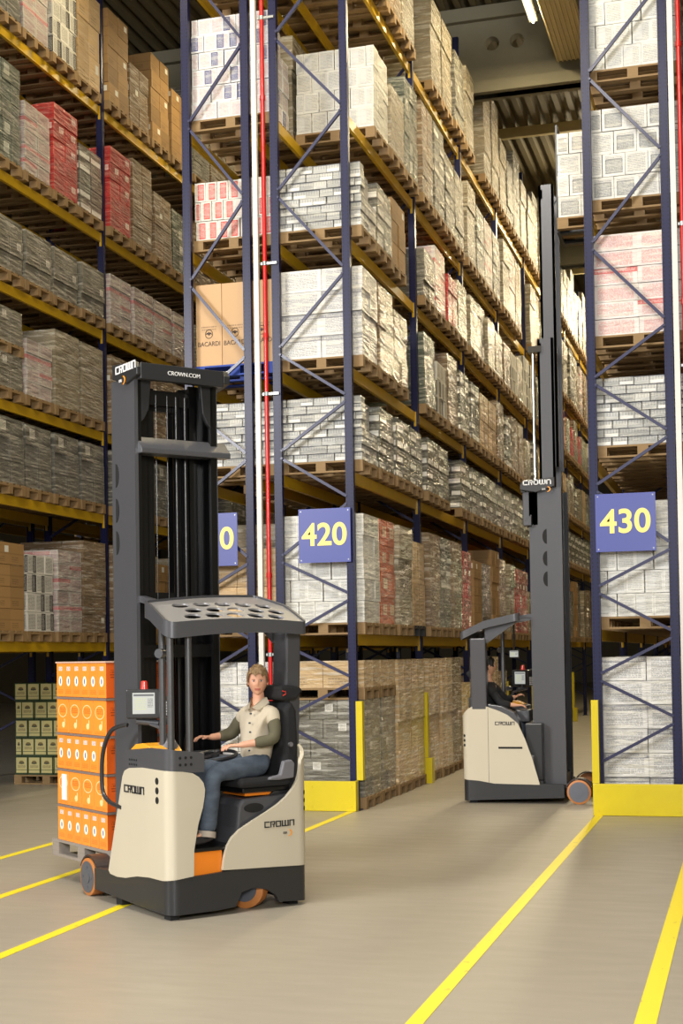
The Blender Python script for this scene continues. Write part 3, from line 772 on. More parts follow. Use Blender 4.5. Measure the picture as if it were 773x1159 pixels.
LET = {'C': [(0, 0, .2, 1), (0, .82, 1, 1), (0, 0, 1, .18)], 'R': [(0, 0, .2, 1), (0, .82, 1, 1), (.8, .45, 1, 1), (.35, .42, 1, .58), (.62, 0, .82, .5)],
       'O': [(0, 0, .2, 1), (.8, 0, 1, 1), (0, .82, 1, 1), (0, 0, 1, .18)], 'W': [(0, 0, .18, 1), (.82, 0, 1, 1), (.41, 0, .59, 1), (0, 0, 1, .18)], 'N': [(0, 0, .2, 1), (.8, 0, 1, 1), (0, .82, 1, 1)]}
def logo(parent, origin, right, up, h, mat, name='logo_word', swoosh=True, off=(.9, -1.0)):
    o = Vector(origin); r = Vector(right).normalized(); u = Vector(up).normalized(); n = r.cross(u); mb = MB(); x = 0
    ax = Matrix((r, u, n)).transposed()
    for ch, w in zip('CROWN', (1.0, .9, 1.0, 1.35, .95)):
        for (a, b, c, d) in LET[ch]:
            cx, cy = x+(a+c)/2*w*h, (b+d)/2*h; mb.obox(o+r*cx+u*cy+n*.002, ax, abs(c-a)/2*w*h, (d-b)/2*h, .002)
        x += (w+.14)*h
    mb.build(name, mat, parent)
    if swoosh:
        mb = MB(); sx, sy = x*off[0]-.5*h, off[1]*h; pts = []
        for k in range(13):
            a = R_(-75+k*12); pts.append((sx+.75*h*math.cos(a)*1.1, sy+.6*h*math.sin(a)*1.0))
        inn = [(sx-.15*h+.75*h*math.cos(R_(-75+k*12))*1.0, sy+.5*h*math.sin(R_(-75+k*12))) for k in range(12, -1, -1)]
        mb.prism(pts+inn, lambda a, b, d: tuple(o+r*a+u*b+n*d), .001, .003); mb.build('logo_swoosh', M['swoosh'], parent)
        text_mesh('logo_model_word', 'ESR', h*.5, mat, parent, tuple(o+r*(sx-.55*h)+u*sy+n*.003), right, up)

def truck(name, loc, rz, label, lift=0.0, seat_dir='left'):
    T = empty('reach_truck', loc, rz); tag(T, label, 'forklift truck', 'cream and grey reach trucks')
    fL, cL, oL = path_map(.3, .07, True); fR, cR, oR = path_map(.78, .09, False)
    # base plinth, one wrap each side of the rear middle
    fb, cb, ob = path_map(.6, .09, True)
    pl = [(.0, .14), (.02, .15), (.0, .33), (.3, .31), (.6, .30), (ob+.5, .27), (ob+.8, .27), (ob+1.0, .26), (ob+1.28, .25), (ob+1.28, .07), (ob+.3, .04), (ob, .03), (.2, .035), (.06, .05), (.03, .11)]
    pl = [(0, .15), (0, .325), (.3, .31), (.6, .30), (ob+.5, .275), (ob+.8, .27), (ob+1.0, .255), (ob+1.27, .245), (ob+1.27, .08), (ob+.3, .045), (ob, .04), (.2, .04), (.05, .05), (.02, .11)]
    ch = unroll_shell(pl, fb, cb, .05).build('chassis_side', M['charcoal'], T, smooth=True)
    fb2, cb2, ob2 = path_map(.6, .09, False)
    pr_ = [(0, .15), (0, .325), (.3, .31), (.6, .295), (ob2+.5, .275), (ob2+.8, .26), (ob2+1.0, .25), (ob2+1.27, .245), (ob2+1.27, .08), (ob2+.3, .045), (ob2, .03), (.42, .04), (.33, .045), (.30, .10), (.22, .15), (.1, .175)]
    unroll_shell(pr_, fb2, cb2, .05).build('chassis_side', M['charcoal'], T, smooth=True)
    MB().box(.05, 1.15, .05, 1.0, .24, .285).build('chassis_deck', M['charcoal'], T)
    MB().box(.05, .5, .1, .95, .06, .24).box(1.0, 1.15, .1, .95, .06, .24).build('chassis_frame', M['matteblack'], T)
    for x, y in ((.07, .1), (1.1, .12), (.07, .9)): MB().box(x-.035, x+.035, y-.05, y+.05, .0, .06).build('rubber_foot', M['rubber'], T)
    for x0, x1 in ((.02, .2), (1.0, 1.18)):
        leg = MB().box(x0, x1, 1.0, 1.9, .10, .22).box(x0+.02, x1-.02, 1.0, 1.3, .10, .24)
        leg = MB().box(x0, x1, 1.0, 1.27, .09, .24).box(x0+(.13 if x0 < .5 else 0), x1-(0 if x0 < .5 else .13), 1.27, 1.66, .08, .2)
        leg.build('load_leg', M['charcoal'], T, bevel=.01)
        wx = (x0+.055) if x0 < .5 else (x1-.055); sg = -1 if x0 < .5 else 1
        w = MB().tube([(wx-.055, 1.45, .15), (wx-.05, 1.45, .15), (wx+.05, 1.45, .15), (wx+.055, 1.45, .15)], [.14, .15, .15, .14], 32, caps=True).build('load_wheel', M['tyre'], T, smooth=True)
        MB().tube([(wx+sg*.05, 1.45, .15), (wx+sg*.058, 1.45, .15)], .126, 28).tube([(wx+sg*.058, 1.45, .15), (wx+sg*.064, 1.45, .15)], .05, 20).tube([(wx+sg*.056, 1.45+.08, .15), (wx+sg*.061, 1.53, .15)], .012, 8).tube([(wx+sg*.056, 1.37, .15), (wx+sg*.061, 1.37, .15)], .012, 8).tube([(wx+sg*.056, 1.45, .23), (wx+sg*.061, 1.45, .23)], .012, 8).tube([(wx+sg*.056, 1.45, .07), (wx+sg*.061, 1.45, .07)], .012, 8).build('hub', M['hub'], w)
        mb = MB(); pts = [(1.45+.175*math.cos(R_(a)), .15+.175*math.sin(R_(a))) for a in range(25, 156, 10)]; pin = [(1.45+.16*math.cos(R_(a)), .15+.16*math.sin(R_(a))) for a in range(155, 24, -10)]
        mb.prism(pts+pin, lambda a, b, d: (d, a, b), x0+.01, x1-.01).build('wheel_cover', M['covbrown'], T)
    # drive wheel turned in the arch
    ax = Matrix.Rotation(R_(35), 3, 'Z'); c = Vector((.75, .17, .15)); d = ax @ Vector((.055, 0, 0))
    dw = MB().tube([c-d, c-d*.9, c+d*.9, c+d], [.14, .15, .15, .14], 28).build('drive_wheel', M['tyre'], T, smooth=True)
    MB().tube([c-d*1.1, c-d*.95], .1, 20).build('hub', M['hub'], dw)
    # left cowl (cream), with three holes
    pl = [(.10, .31), (.095, .5), (.06, .68), (.02, .8), (.005, .88), (.0, .93), (.012, .98), (.05, 1.025), (.1, 1.055), (.18, 1.07), (.3, 1.08), (oL+.4, 1.085), (oL+.62, 1.07), (oL+.7, 1.045), (oL+.735, 1.0), (oL+1.0, .26), (oL+.97, .235), (oL+.85, .225), (oL+.7, .235), (oL+.5, .27), (oL+.3, .285), (oL+.1, .285)]
    lc = unroll_shell(pl, fL, cL, .03, out=.006).build('left_cowl', M['cream'], T, smooth=True)
    for z in (1.0, .93, .86): MB().tube([(-.0085, .16, z), (.004, .16, z)], .026, 16).build('round_hole', M['matteblack'], lc)
    logo(lc, (-.0075, .70, .885), (0, -1, 0), (0, 0, 1), .058, M['logo'], swoosh=False)
    MB().prism([(.04, .28), (.88, .29), (.66, 1.03), (.64, 1.05), (.04, 1.05)], lambda a, b, d: (d, a, b), .04, .20).build('console_body', M['charcoal'], T)
    ps = [(.0, 1.06), (.0, 1.2), (.3, 1.235), (oL+.3, 1.235), (oL+.66, 1.205), (oL+.70, 1.19), (oL+.71, 1.05)]
    sh = unroll_shell(ps, fL, cL, .03).build('console_collar', M['graphite'], T, smooth=True)
    MB().box(.02, .29, .02, .69, 1.06, 1.20).box(.2, .6, .45, .78, .35, 1.13).build('console_top', M['graphite'], T, bevel=.012)
    for k in range(3):
        for z in (1.12, 1.16, 1.19): pass
    mb = MB()
    for k in range(5):
        for z in (1.10, 1.135): mb.tube([(-.003, .62-k*.03, z), (.002, .62-k*.03, z)], .008, 8)
    for k in range(3):
        for z in (1.12, 1.17): mb.tube([(.1+k*.045, -.003, z), (.1+k*.045, .003, z)], .011, 8)
    mb.build('vent_holes', M['matteblack'], sh)
    MB().prism([(.28, 1.2), (.34, 1.245), (.45, 1.262), (.56, 1.25), (.64, 1.21), (.64, 1.2)], lambda a, b, d: (d, a, b), .02, .27).build('amber_cover', M['yelloworange'], T, bevel=.01)
    # step and floor of the compartment
    MB().box(.2, .46, .03, .5, .29, .475).build('step_riser', M['orangep'], T, bevel=.01)
    MB().box(.19, .62, .02, .75, .475, .505).build('footwell_mat', M['black'], T, bevel=.008)
    MB().box(.22, 1.1, .78, 1.0, .285, 1.0).build('battery_cover', M['charcoal'], T, bevel=.015)
    MB().box(.3, .6, .5, .78, .5, 1.0).build('front_console', M['graphite'], T, bevel=.03)
    # seat pedestal behind the sweep
    sp_ = MB().prism([(.56, .5), (.60, .62), (.62, .78), (.66, .83), (1.12, .85), (1.15, .3), (.5, .3)], lambda a, b, d: (a, d, b), .06, .72).build('seat_pedestal', M['graphite'], T, bevel=.02)
    mb = MB(); mb.prism([(.75+.085*math.cos(a*PI/10), .76+.035*math.sin(a*PI/10)) for a in range(20)], lambda a, b, d: (a, d, b), .055, .062).build('pocket', M['matteblack'], sp_)
    # right cowl
    pc = [(.02, .33), (.035, .42), (.06, .50), (.10, .56), (.17, .615), (.26, .66), (.40, .725), (.50, .775), (.58, .83), (.64, .89), (.68, .95), (.705, 1.02), (.72, 1.1), (oR+.08, 1.19), (oR+.16, 1.235), (oR+.26, 1.235), (oR+.45, 1.17), (oR+.58, 1.11), (oR+.71, 1.0), (oR+.79, .82), (oR+.88, .57), (oR+.97, .24), (oR+.4, .25), (oR+.2, .285), (oR, .30), (.4, .315)]
    rc = unroll_shell(pc, fR, cR, .03, out=.006).build('right_cowl', M['cream'], T, smooth=True)
    logo(rc, (.80, -.0075, .61), (1, 0, 0), (0, 0, 1), .046, M['logo'], off=(.85, -1.1))
    logo(rc, (W+.0075, .42, .985), (0, 1, 0), (0, 0, 1), .043, M['logo'], swoosh=False)
    for z in (.85, .79, .73): MB().tube([(W-.028, .028, z), (W-.0215, .0215, z)], .019, 12).build('vent', M['matteblack'], rc)
    MB().tube([(W+.004, .46, .70), (W+.004, .76, .70)], .013, 8).build('grab_slot', M['matteblack'], rc)
    MB().box(W+.003, W+.0072, .33, .334, .25, 1.2).build('panel_seam', M['logo'], rc)
    MB().box(.92, 1.165, .035, .9, .285, .6).prism([(.32, .55), (.32, 1.25), (.5, 1.22), (.66, 1.14), (.72, 1.04), (.76, .55)], lambda a, b, d: (d, a, b), 1.0, 1.165).build('inner_side_panel', M['graphite'], T, bevel=.012)
    MB().prism([(.90, .84), (1.16, .84), (1.165, 1.32), (1.13, 1.34), (1.09, 1.26), (1.05, 1.05), (1.0, .92)], lambda a, b, d: (a, d, b), .08, .13).build('corner_cover', M['charcoal'], T, bevel=.01)
    # pillars of the overhead guard
    MB().prism([(1.07, 1.0), (1.2, 1.0), (1.235, 2.08), (1.10, 2.08)], lambda a, b, d: (a, d, b), .12, .32).build('guard_pillar', M['graphite'], T, bevel=.015)
    for (x, y, z0, zt) in ((.055, .05, 1.2, 2.1), (.205, .05, 1.2, 2.1), (.15, .36, 1.2, 2.26)):
        MB().tube([(x, y, z0), (x, y, zt)], .026, 12).build('guard_post', M['guardgrey'], T, smooth=True)
    MB().tube([(.15, .34, 1.93), (.09, .30, 1.93)], .035, 14).build('work_lamp', M['graphite'], T, smooth=True)
    # overhead guard
    def gz(x, y): return 2.16+.46*y-.25*max(0, y-.3) + .03*math.sin(PI*min(1, max(0, (x)/W)))*(1 if y < .3 else .6)
    def outline(inset):
        i = inset
        pts = []
        def arc(cx, cy, r, a0, a1, n=6):
            for k in range(n+1):
                a = R_(a0+(a1-a0)*k/n); pts.append((cx+r*math.cos(a), cy+r*math.sin(a)))
        arc(.08, .0+.06, .08-i, 180, 270); arc(W+.01-.05, .05, .06-i, 270, 360); arc(W+.01-.06, .68, .07-i, 0, 90); arc(.10, .36, .08-i, 90, 180)
        return pts
    cu = bpy.data.curves.new('plate', 'CURVE'); cu.dimensions = '2D'; cu.fill_mode = 'BOTH'; cu.extrude = .006
    def poly(pts):
        s = cu.splines.new('POLY'); s.points.add(len(pts)-1); s.use_cyclic_u = True
        for i, p in enumerate(pts): s.points[i].co = (p[0], p[1], 0, 1)
    poly(outline(.012))
    for ry, row in ((.075, 5), (.17, 5), (.265, 5)):
        for k in range(row):
            hx = .26+k*.18+(.06 if ry == .17 else 0)
            poly([(hx+.07*math.cos(a*PI/9), ry+.038*math.sin(a*PI/9)) for a in range(18)])
    t = bpy.data.objects.new('tmp', cu); COL.objects.link(t); me = bpy.data.meshes.new_from_object(t.evaluated_get(bpy.context.evaluated_depsgraph_get())); bpy.data.objects.remove(t)
    bm = bmesh.new(); bm.from_mesh(me)
    for k in range(1, 10): bmesh.ops.bisect_plane(bm, geom=bm.verts[:]+bm.edges[:]+bm.faces[:], plane_co=(0, k*.08, 0), plane_no=(0, 1, 0))
    for k in range(1, 8): bmesh.ops.bisect_plane(bm, geom=bm.verts[:]+bm.edges[:]+bm.faces[:], plane_co=(k*.16, 0, 0), plane_no=(1, 0, 0))
    for v in bm.verts: v.co.z += gz(v.co.x, v.co.y)-.02
    bm.to_mesh(me); bm.free(); me.materials.clear(); me.materials.append(M['guardtop']); og = place('overhead_guard', me, T)
    ol = outline(0); il = outline(.02); n = len(ol); mb = MB()
    sub = []
    for i in range(n):
        a, b = ol[i], ol[(i+1) % n]; c, d = il[i], il[(i+1) % n]; m = 8 if (a[0]-b[0])**2+(a[1]-b[1])**2 > .02 else 1
        for k in range(m): q = k/m; sub.append(((a[0]+(b[0]-a[0])*q, a[1]+(b[1]-a[1])*q), (c[0]+(d[0]-c[0])*q, c[1]+(d[1]-c[1])*q)))
    ns = len(sub)
    for (o_, i_) in sub:
        zt = gz(*o_); th = .12-.02*o_[0]
        mb.v += [(o_[0], o_[1], zt-th), (o_[0], o_[1], zt), (i_[0], i_[1], zt), (i_[0], i_[1], zt-th)]
    for i in range(ns):
        j = (i+1) % ns
        for k in range(4): mb.f.append((i*4+k, j*4+k, j*4+(k+1) % 4, i*4+(k+1) % 4)); mb.uv.append([(0, 0)]*4); mb.r.append((.5,)*3); mb.mi.append(0)
    mb.build('guard_rim', M['graphite'], og, smooth=True)
    MB().bar((.88, .66, 2.33), (.88, .86, 2.36), .05, .05).build('guard_bracket', M['graphite'], T); MB().bar((.24, .4, 2.28), (.24, .86, 2.36), .05, .05).build('guard_bracket', M['graphite'], T)
    MB().prism([(.3, 2.0), (.3, 2.2), (.68, 2.32), (.68, 2.26)], lambda a, b, d: (d, a, b), 1.08, 1.15).build('guard_gusset', M['graphite'], T)
    # mast: outer side plates with slots, channels, cross members
    zt = 4.12 if lift == 0 else 3.98
    mast = MB()
    for x, s in ((.19, 1), (.93, -1)):
        mast.box(min(x+s*.006, x+s*.03), max(x+s*.006, x+s*.03), .862, 1.268, .12, zt)
        mast.box(min(x+s*.03, x+s*.10), max(x+s*.03, x+s*.10), 1.10, 1.14, .12, zt); mast.box(min(x+s*.03, x+s*.10), max(x+s*.03, x+s*.10), 1.23, 1.27, .12, zt); mast.box(min(x+s*.03, x+s*.06), max(x+s*.03, x+s*.06), .86, .90, .12, zt)
    mo = mast.build('outer_mast', M['black'], T)
    for x, s in ((.19, 1), (.93, -1)):
        MB().box(min(x, x+s*.006), max(x, x+s*.006), .86, 1.27, .12, zt).build('mast_side_cover', M['graphite'], mo)
    MB().box(.19, .22, .856, .862, .12, zt).build('mast_edge_cover', M['graphite'], mo)
    for x in (.188, .932):
        for z in (3.36, 3.08, 2.82):
            mb = MB(); a0 = [((1.20 if x < .5 else 1.08)+.055*math.cos(R_(a)), z+.095*math.sin(R_(a))) for a in range(90, 271, 15)]; mb.prism(a0, lambda a, b, d: (d, a, b), x-.002, x+.002).build('mast_slot', M['matteblack'], mo)
    MB().box(.22, .90, .88, .96, 3.50, 3.62).prism([(.80, 3.5), (.80, 3.54), (.9, 3.64), (.9, 3.5)], lambda a, b, d: (d, a, b), .22, 1.02).build('mast_crossmember', M['graphite'], mo, bevel=.006)
    MB().box(.24, .88, 1.12, 1.25, .1, .35).box(.22, .9, .9, .98, 1.9, 2.0).build('mast_base', M['black'], mo)
    cap = MB().prism([(.76, 4.10), (.76, 4.16), (.80, 4.21), (1.2, 4.245), (1.2, 4.13), (.96, 4.06)], lambda a, b, d: (d, a, b), .165, .20)
    cap.prism([(.76, 4.10), (.76, 4.16), (.80, 4.21), (1.2, 4.245), (1.2, 4.13), (.96, 4.06)], lambda a, b, d: (d, a, b), .94, 1.0)
    cap.box(.2, .94, .76, .82, 4.07, 4.20)
    dzc = zt-4.12
    cap.v = [(a, b, c+dzc) for a, b, c in cap.v]
    cp = cap.build('mast_cap', M['charcoal'], mo, bevel=.006)
    logo(cp, (.164, 1.13, 4.155+dzc), (0, -1, 0), (0, 0, 1), .062, M['logowhite'], off=(.42, -1.0))
    logo(cp, (1.001, .80, 4.155+dzc), (0, 1, 0), (0, 0, 1), .062, M['logowhite'], off=(.9, -1.0))
    text_mesh('cap_lettering', 'CROWN.COM', .045, M['logowhite'], cp, (.58, .758, 4.135+dzc), (1, 0, 0), (0, 0, 1))
    MB().box(.3, .85, .83, .95, 4.2+dzc, 4.215+dzc).build('cap_plate', M['steel'], cp)
    for x0, x1 in ((.22, .38), (.76, .90)):   # wide shroud at the top of the mast
        MB().prism([(3.72, .0), (3.78, .06), (3.86, .10), (4.09, .12), (4.09, 0)], lambda a, b, d: ((x0+b if x0 < .5 else x1-b), d, a), .86, .90).build('mast_shroud', M['charcoal'], mo, bevel=.006)
    s1 = min(lift, 1.75); s2 = min(max(0, lift-s1), 2.15); s3 = lift-s1-s2
    def stage(nm, xi, y0, y1, zb, zh, mat):
        mb = MB()
        for x, s in ((xi, 1), (1.12-xi, -1)):
            mb.box(min(x, x+s*.02), max(x, x+s*.02), y0, y1, zb, zh); mb.box(min(x, x+s*.07), max(x, x+s*.07), y0, y0+.03, zb, zh); mb.box(min(x, x+s*.07), max(x, x+s*.07), y1-.03, y1, zb, zh)
        mb.box(xi, 1.12-xi, y0, y0+.05, zh-.18, zh-.06); mb.box(xi, 1.12-xi, y0, y0+.05, zb+.05, zb+.17)
        mb.tube([(xi-.01, (y0+y1)/2, zh-.02), (xi+.05, (y0+y1)/2, zh-.02)], .06, 16)
        return mb.build(nm, mat, T)
    if lift > 0:
        stage('middle_mast', .235, 1.0, 1.2, .3+1.75, 5.9, M['graphite'])
        stage('inner_mast', .26, 1.05, 1.24, .35+3.9, 7.88, M['graphite'])
        MB().tube([(.86, .94, .3), (.86, .94, 4.0)], .04, 12).build('lift_cylinder', M['black'], T, smooth=True)
        MB().tube([(.86, .94, 4.0), (.86, .94, 5.75)], .022, 12).box(.8, .93, .88, 1.05, 5.72, 5.8).build('cylinder_rod', M['chrome'], T, smooth=True)
        MB().tube([(.27, .94, .3), (.27, .94, 4.0)], .04, 12).build('lift_cylinder', M['black'], T, smooth=True)
        MB().box(.82, .93, .78, .98, 3.50, 3.94).build('mast_shroud_box', M['graphite'], T, bevel=.01)
    else:
        stage('middle_mast', .30, 1.0, 1.2, .3, 4.1, M['black']); stage('inner_mast', .38, 1.04, 1.24, .35, 4.06, M['black'])
        for x in (.64, .72): MB().tube([(x, 1.02, .3), (x, 1.02, 4.0)], .028, 12).build('lift_cylinder', M['black'], T, smooth=True)
        MB().tube([(.27, .92, .4), (.27, .92, 4.05)], .007, 6).build('hose_rod', M['rust'], T)
        for x in (.45, .55): MB().tube([(x, 1.0, .6), (x, 1.0, 4.0)], .003, 6).build('lift_chain', M['charcoal'], T)
        MB().box(.38, .74, 1.02, 1.06, 2.36, 2.42).build('carriage_bar', M['black'], T)
    # carriage and forks
    zf = lift+.20
    cg = MB().box(.24, .86, 1.28, 1.32, zf, zf+.55)
    if lift > 0:
        cg = MB().box(.22, .9, 1.28, 1.32, zf-.02, zf+.1).box(.22, .9, 1.28, 1.32, zf+.38, zf+.48)
        for x in (.2, .36, .5, .64, .78, .94): cg.box(x-.012, x+.012, 1.29, 1.315, zf, zf+1.35)
        cg.box(.19, .95, 1.29, 1.315, zf+1.32, zf+1.35).box(.19, .95, 1.29, 1.315, zf+.7, zf+.73)
    cg.build('fork_carriage', M['black'], T)
    for x in (.33, .79):
        f = MB().prism([(1.33, zf+.5), (1.29, zf+.5), (1.29, zf-.02), (2.4, zf+.005), (2.42, zf+.02), (1.34, zf+.03)], lambda a, b, d: (d, a, b), x-.05, x+.05).build('fork', M['black'], T)
    # steering console, wheel, terminal
    MB().tube([(.57, .62, .95), (.60, .45, 1.10)], .05, 14).build('steering_column', M['charcoal'], T, smooth=True)
    mb = MB(); c = Vector((.63, .42, 1.14)); ez = Vector((-.15, -.1, 1)).normalized(); ex = ez.cross(Vector((0, 1, 0))).normalized(); ey = ez.cross(ex)
    mb.tube([c+(ex*math.cos(a*PI/14)+ey*math.sin(a*PI/14))*.16 for a in range(29)], .014, 8, caps=False)
    for a in (0, 2.1, 4.2): mb.tube([c, c+(ex*math.cos(a)+ey*math.sin(a))*.16], .012, 8)
    mb.tube([c-ez*.03, c+ez*.015], .04, 14); mb.build('steering_wheel', M['charcoal'], T, smooth=True)
    MB().box(.5, .82, .62, .8, 1.0, 1.16).build('dash_panel', M['graphite'], T, bevel=.02)
    MB().box(.42, .5, .40, .48, 1.06, 1.1).build('orange_mark', M['orangep'], T, bevel=.005)
    mb = MB(); mb.tube([(.42, .5, 1.1), (.42, .5, 1.26), (.43, .48, 1.29)], [.018, .02, .03], 10).build('control_lever', M['black'], T, smooth=True)
    d = Vector((.12, .6, 1.55))
    ax = Matrix.Rotation(R_(-36 if lift == 0 else 62), 3, 'Z')
    tm = MB(); tm.obox(d, ax, .135, .035, .112); term = tm.build('terminal', M['charcoal'], T, bevel=.012)
    q = d+ax @ Vector((0, -.0365, .005)); r_ = ax @ Vector((1, 0, 0))
    mb = MB(); mb.face([q-r_*.085+Vector((0, 0, -.08)), q+r_*.085+Vector((0, 0, -.08)), q+r_*.085+Vector((0, 0, .08)), q-r_*.085+Vector((0, 0, .08))]); mb.build('screen', M['screen'], term, recalc=False)
    kp = MB(); kc = d+ax @ Vector((.165, .0, -.035)); kp.obox(kc, ax, .035, .012, .065); kpo = kp.build('keypad', M['charcoal'], T, bevel=.004)
    mb = MB()
    for i in range(3):
        for j in range(5): mb.obox(kc+ax @ Vector((-.02+.02*i, -.014, -.045+.022*j)), ax, .008, .003, .008)
    mb.build('keys', M['keypad'], kpo)
    MB().tube([(.13, .62, 1.64), (.13, .62, 1.655), (.13, .62, 1.72), (.13, .62, 1.725)], [.034, .03, .024, .015], 14).build('beacon', M['redlens'], T, smooth=True)
    MB().tube([(.15, .63, 1.5), (.16, .6, 1.40), (.2, .5, 1.37), (.2, .45, 1.22)], .016, 8).tube([(.08, .66, 1.42), (.22, .56, 1.40)], .026, 10).tube([(.2, .46, 1.42), (.28, .44, 1.42)], .03, 10).build('terminal_arm', M['graphite'], T, smooth=True)
    MB().tube([(.2, .38, 1.2), (.2, .38, 1.24), (.2, .38, 1.28), (.2, .38, 1.31)], [.085, .08, .055, .02], 16).build('dome', M['armgrey'], T, smooth=True)
    if lift > 0:
        cm = MB().box(.5, .53, .50, .64, 1.82, 1.93).build('camera_monitor', M['charcoal'], T, bevel=.005)
        mb = MB(); mb.face([(.533, .515, 1.835), (.533, .625, 1.835), (.533, .625, 1.915), (.533, .515, 1.915)]); mb.build('screen', M['screen'], cm, recalc=False)
        MB().tube([(.51, .57, 1.92), (.51, .57, 2.3)], .012, 8).build('monitor_stalk', M['charcoal'], T)
    # side rail beside the mast
    rail = [(.02, 1.0, .72), (-.02, 1.05, .80), (-.03, 1.03, 1.05), (.0, .92, 1.30), (.06, .80, 1.38)]
    kp_ = [(.0, .76, .76), (-.02, .93, .79), (-.03, 1.03, .86), (-.03, 1.05, 1.0), (-.03, 1.03, 1.15), (-.02, .98, 1.27), (.0, .91, 1.35), (.04, .80, 1.385), (.06, .76, 1.385)]; rp = []
    for i in range(len(kp_)-1):
        p0, p1, p2, p3 = [Vector(kp_[min(max(i+j, 0), len(kp_)-1)]) for j in (-1, 0, 1, 2)]
        for q in (0, .25, .5, .75): rp.append(.5*((2*p1)+(p2-p0)*q+(2*p0-5*p1+4*p2-p3)*q*q+(3*p1-p0-3*p2+p3)*q**3))
    MB().tube(rp, .017, 8).build('side_rail', M['charcoal'], T, smooth=True)
    # seat
    S = bpy.data.objects.new('seat', MB().box(0, .001, 0, .001, 0, .001).mesh('s', M['seatfab'])) if False else None
    rot = 0 if seat_dir == 'left' else 1
    C0 = Vector((.88, .27, 0))
    def P(x, y, z):   # local seat frame: x towards the backrest, y sideways
        return (C0.x+x, C0.y+y, z) if not rot else (C0.x-y*.9, C0.y-x, z)
    def sbox(nm, a, b, c, d, e, f, mat, par, bev):
        k = MB(); A = P(a, c, e); B = P(b, d, f)
        k.box(min(A[0], B[0]), max(A[0], B[0]), min(A[1], B[1]), max(A[1], B[1]), e, f); return k.build(nm, mat, par, bevel=bev)
    if rot: C0 = Vector((.80, .34, 0))
    base = sbox('seat_base', -.22, .2, -.2, .2, .87, .91, M['black'], T, .01)
    sbox('suspension', -.18, .18, -.17, .17, .845, .875, M['orangep'] if not rot else M['black'], T, .004)
    cush = sbox('seat_cushion', -.26, .2, -.23, .23, .91, .985, M['seatfab'], T, .03)
    bk = MB().prism([(.13, .93), (.24, .95), (.28, 1.2), (.27, 1.48), (.22, 1.56), (.16, 1.5), (.16, 1.2)], lambda a, b, d: P(a, d, b), -.21, .21).build('seat_backrest', M['seatfab'], T, bevel=.03)
    hr = MB().prism([(.12, 1.58), (.12, 1.665), (.20, 1.675), (.30, 1.66), (.33, 1.63), (.27, 1.56), (.15, 1.555)], lambda a, b, d: P(a, d, b), -.21, .12).build('headrest', M['seatfab'], T, bevel=.02)
    if not rot:
        MB().tube([(1.02, .056, 1.595), (1.045, .056, 1.605), (1.045, .056, 1.622), (1.015, .056, 1.63)], .004, 6).build('headrest_loop', M['redlens'], hr)
    MB().prism([(.06, .96), (.19, .97), (.2, 1.08), (.17, 1.11), (.1, 1.1), (.07, 1.0), (-.02, .985), (-.03, .965)], lambda a, b, d: P(a, d, b), -.28, -.235).build('armrest', M['armgrey'], T, bevel=.012)
    MB().tube([P(.2, -.2, 1.22), P(.2, -.23, 1.22)], .018, 10).build('seat_knob', M['armgrey'], T)
    return T

A1 = R_(50.4)
T1 = truck('t', (-4.03, 9.49, 0), A1, 'near cream and grey reach truck with a woman driver and lowered mast, lower left', 0.0)
T2 = truck('t', (-3.5, 18.93, 0), R_(-90), 'far cream and grey reach truck in the aisle with its mast fully raised', 7.05, 'fwd')

# orange load on the forks of truck 1 (truck frame)
OL = empty('pallet_load', (0, 0, 0)); u_ = Vector((math.cos(A1), math.sin(A1), 0)); v_ = Vector((-math.sin(A1), math.cos(A1), 0))
c = Vector((-4.03, 9.49, 0))+u_*.58+v_*1.93
OL.location = (c.x, c.y, .20); OL.rotation_euler = (0, 0, A1+PI/2)    # local x = forward, local y = -u
tag(OL, 'pallet of orange cartons in five tiers on the forks of the near truck', 'pallet load')
place('pallet', PAL['greywood'], OL)
rr = random.Random(3); hh = .286
for k in range(5):
    z0 = PH+k*(hh+.022); n = 6 if k % 2 == 0 else 4
    ff = M['oj_front'] if k % 2 == 0 else M['oj_crest']
    wj = 1.0/n
    for i in range(n):
        x0 = -.5+i*wj
        for (y0, y1) in ((.0, .39), (-.39, -.002)):
            b = MB().box(x0+.002, x0+wj-.002, y0+.002, y1, z0, z0+hh, r=(rr.random(), rr.random(), rr.random()), mis=[0, 1, 0, 1, 0, 0])
            b.build('carton', [ff, M['oj_end']], OL, recalc=False, bevel=.004)
    if k < 4: MB().box(-.505, .505, -.395, .395, z0+hh+.002, z0+hh+.02).build('slip_sheet', M['slip'], OL)
MB().box(-.507, .507, -.397, .397, PH+5*(hh+.022)-.02, PH+5*(hh+.022)-.008).build('top_film', simple('top_film', (226, 190, 170), .3, 0, .5), OL)
kq = PH+1*(hh+.022)
MB().box(.30, .40, .391, .395, kq+.04, kq+.26).build('paper_label', M['logowhite'], OL)

# the load truck 2 is putting into rack 430
load(-1.60, 18.33, 7.25, 'white', 1.08, 'white cartons on a pallet held high on the forks of the far truck', None, split=True, sx=1)

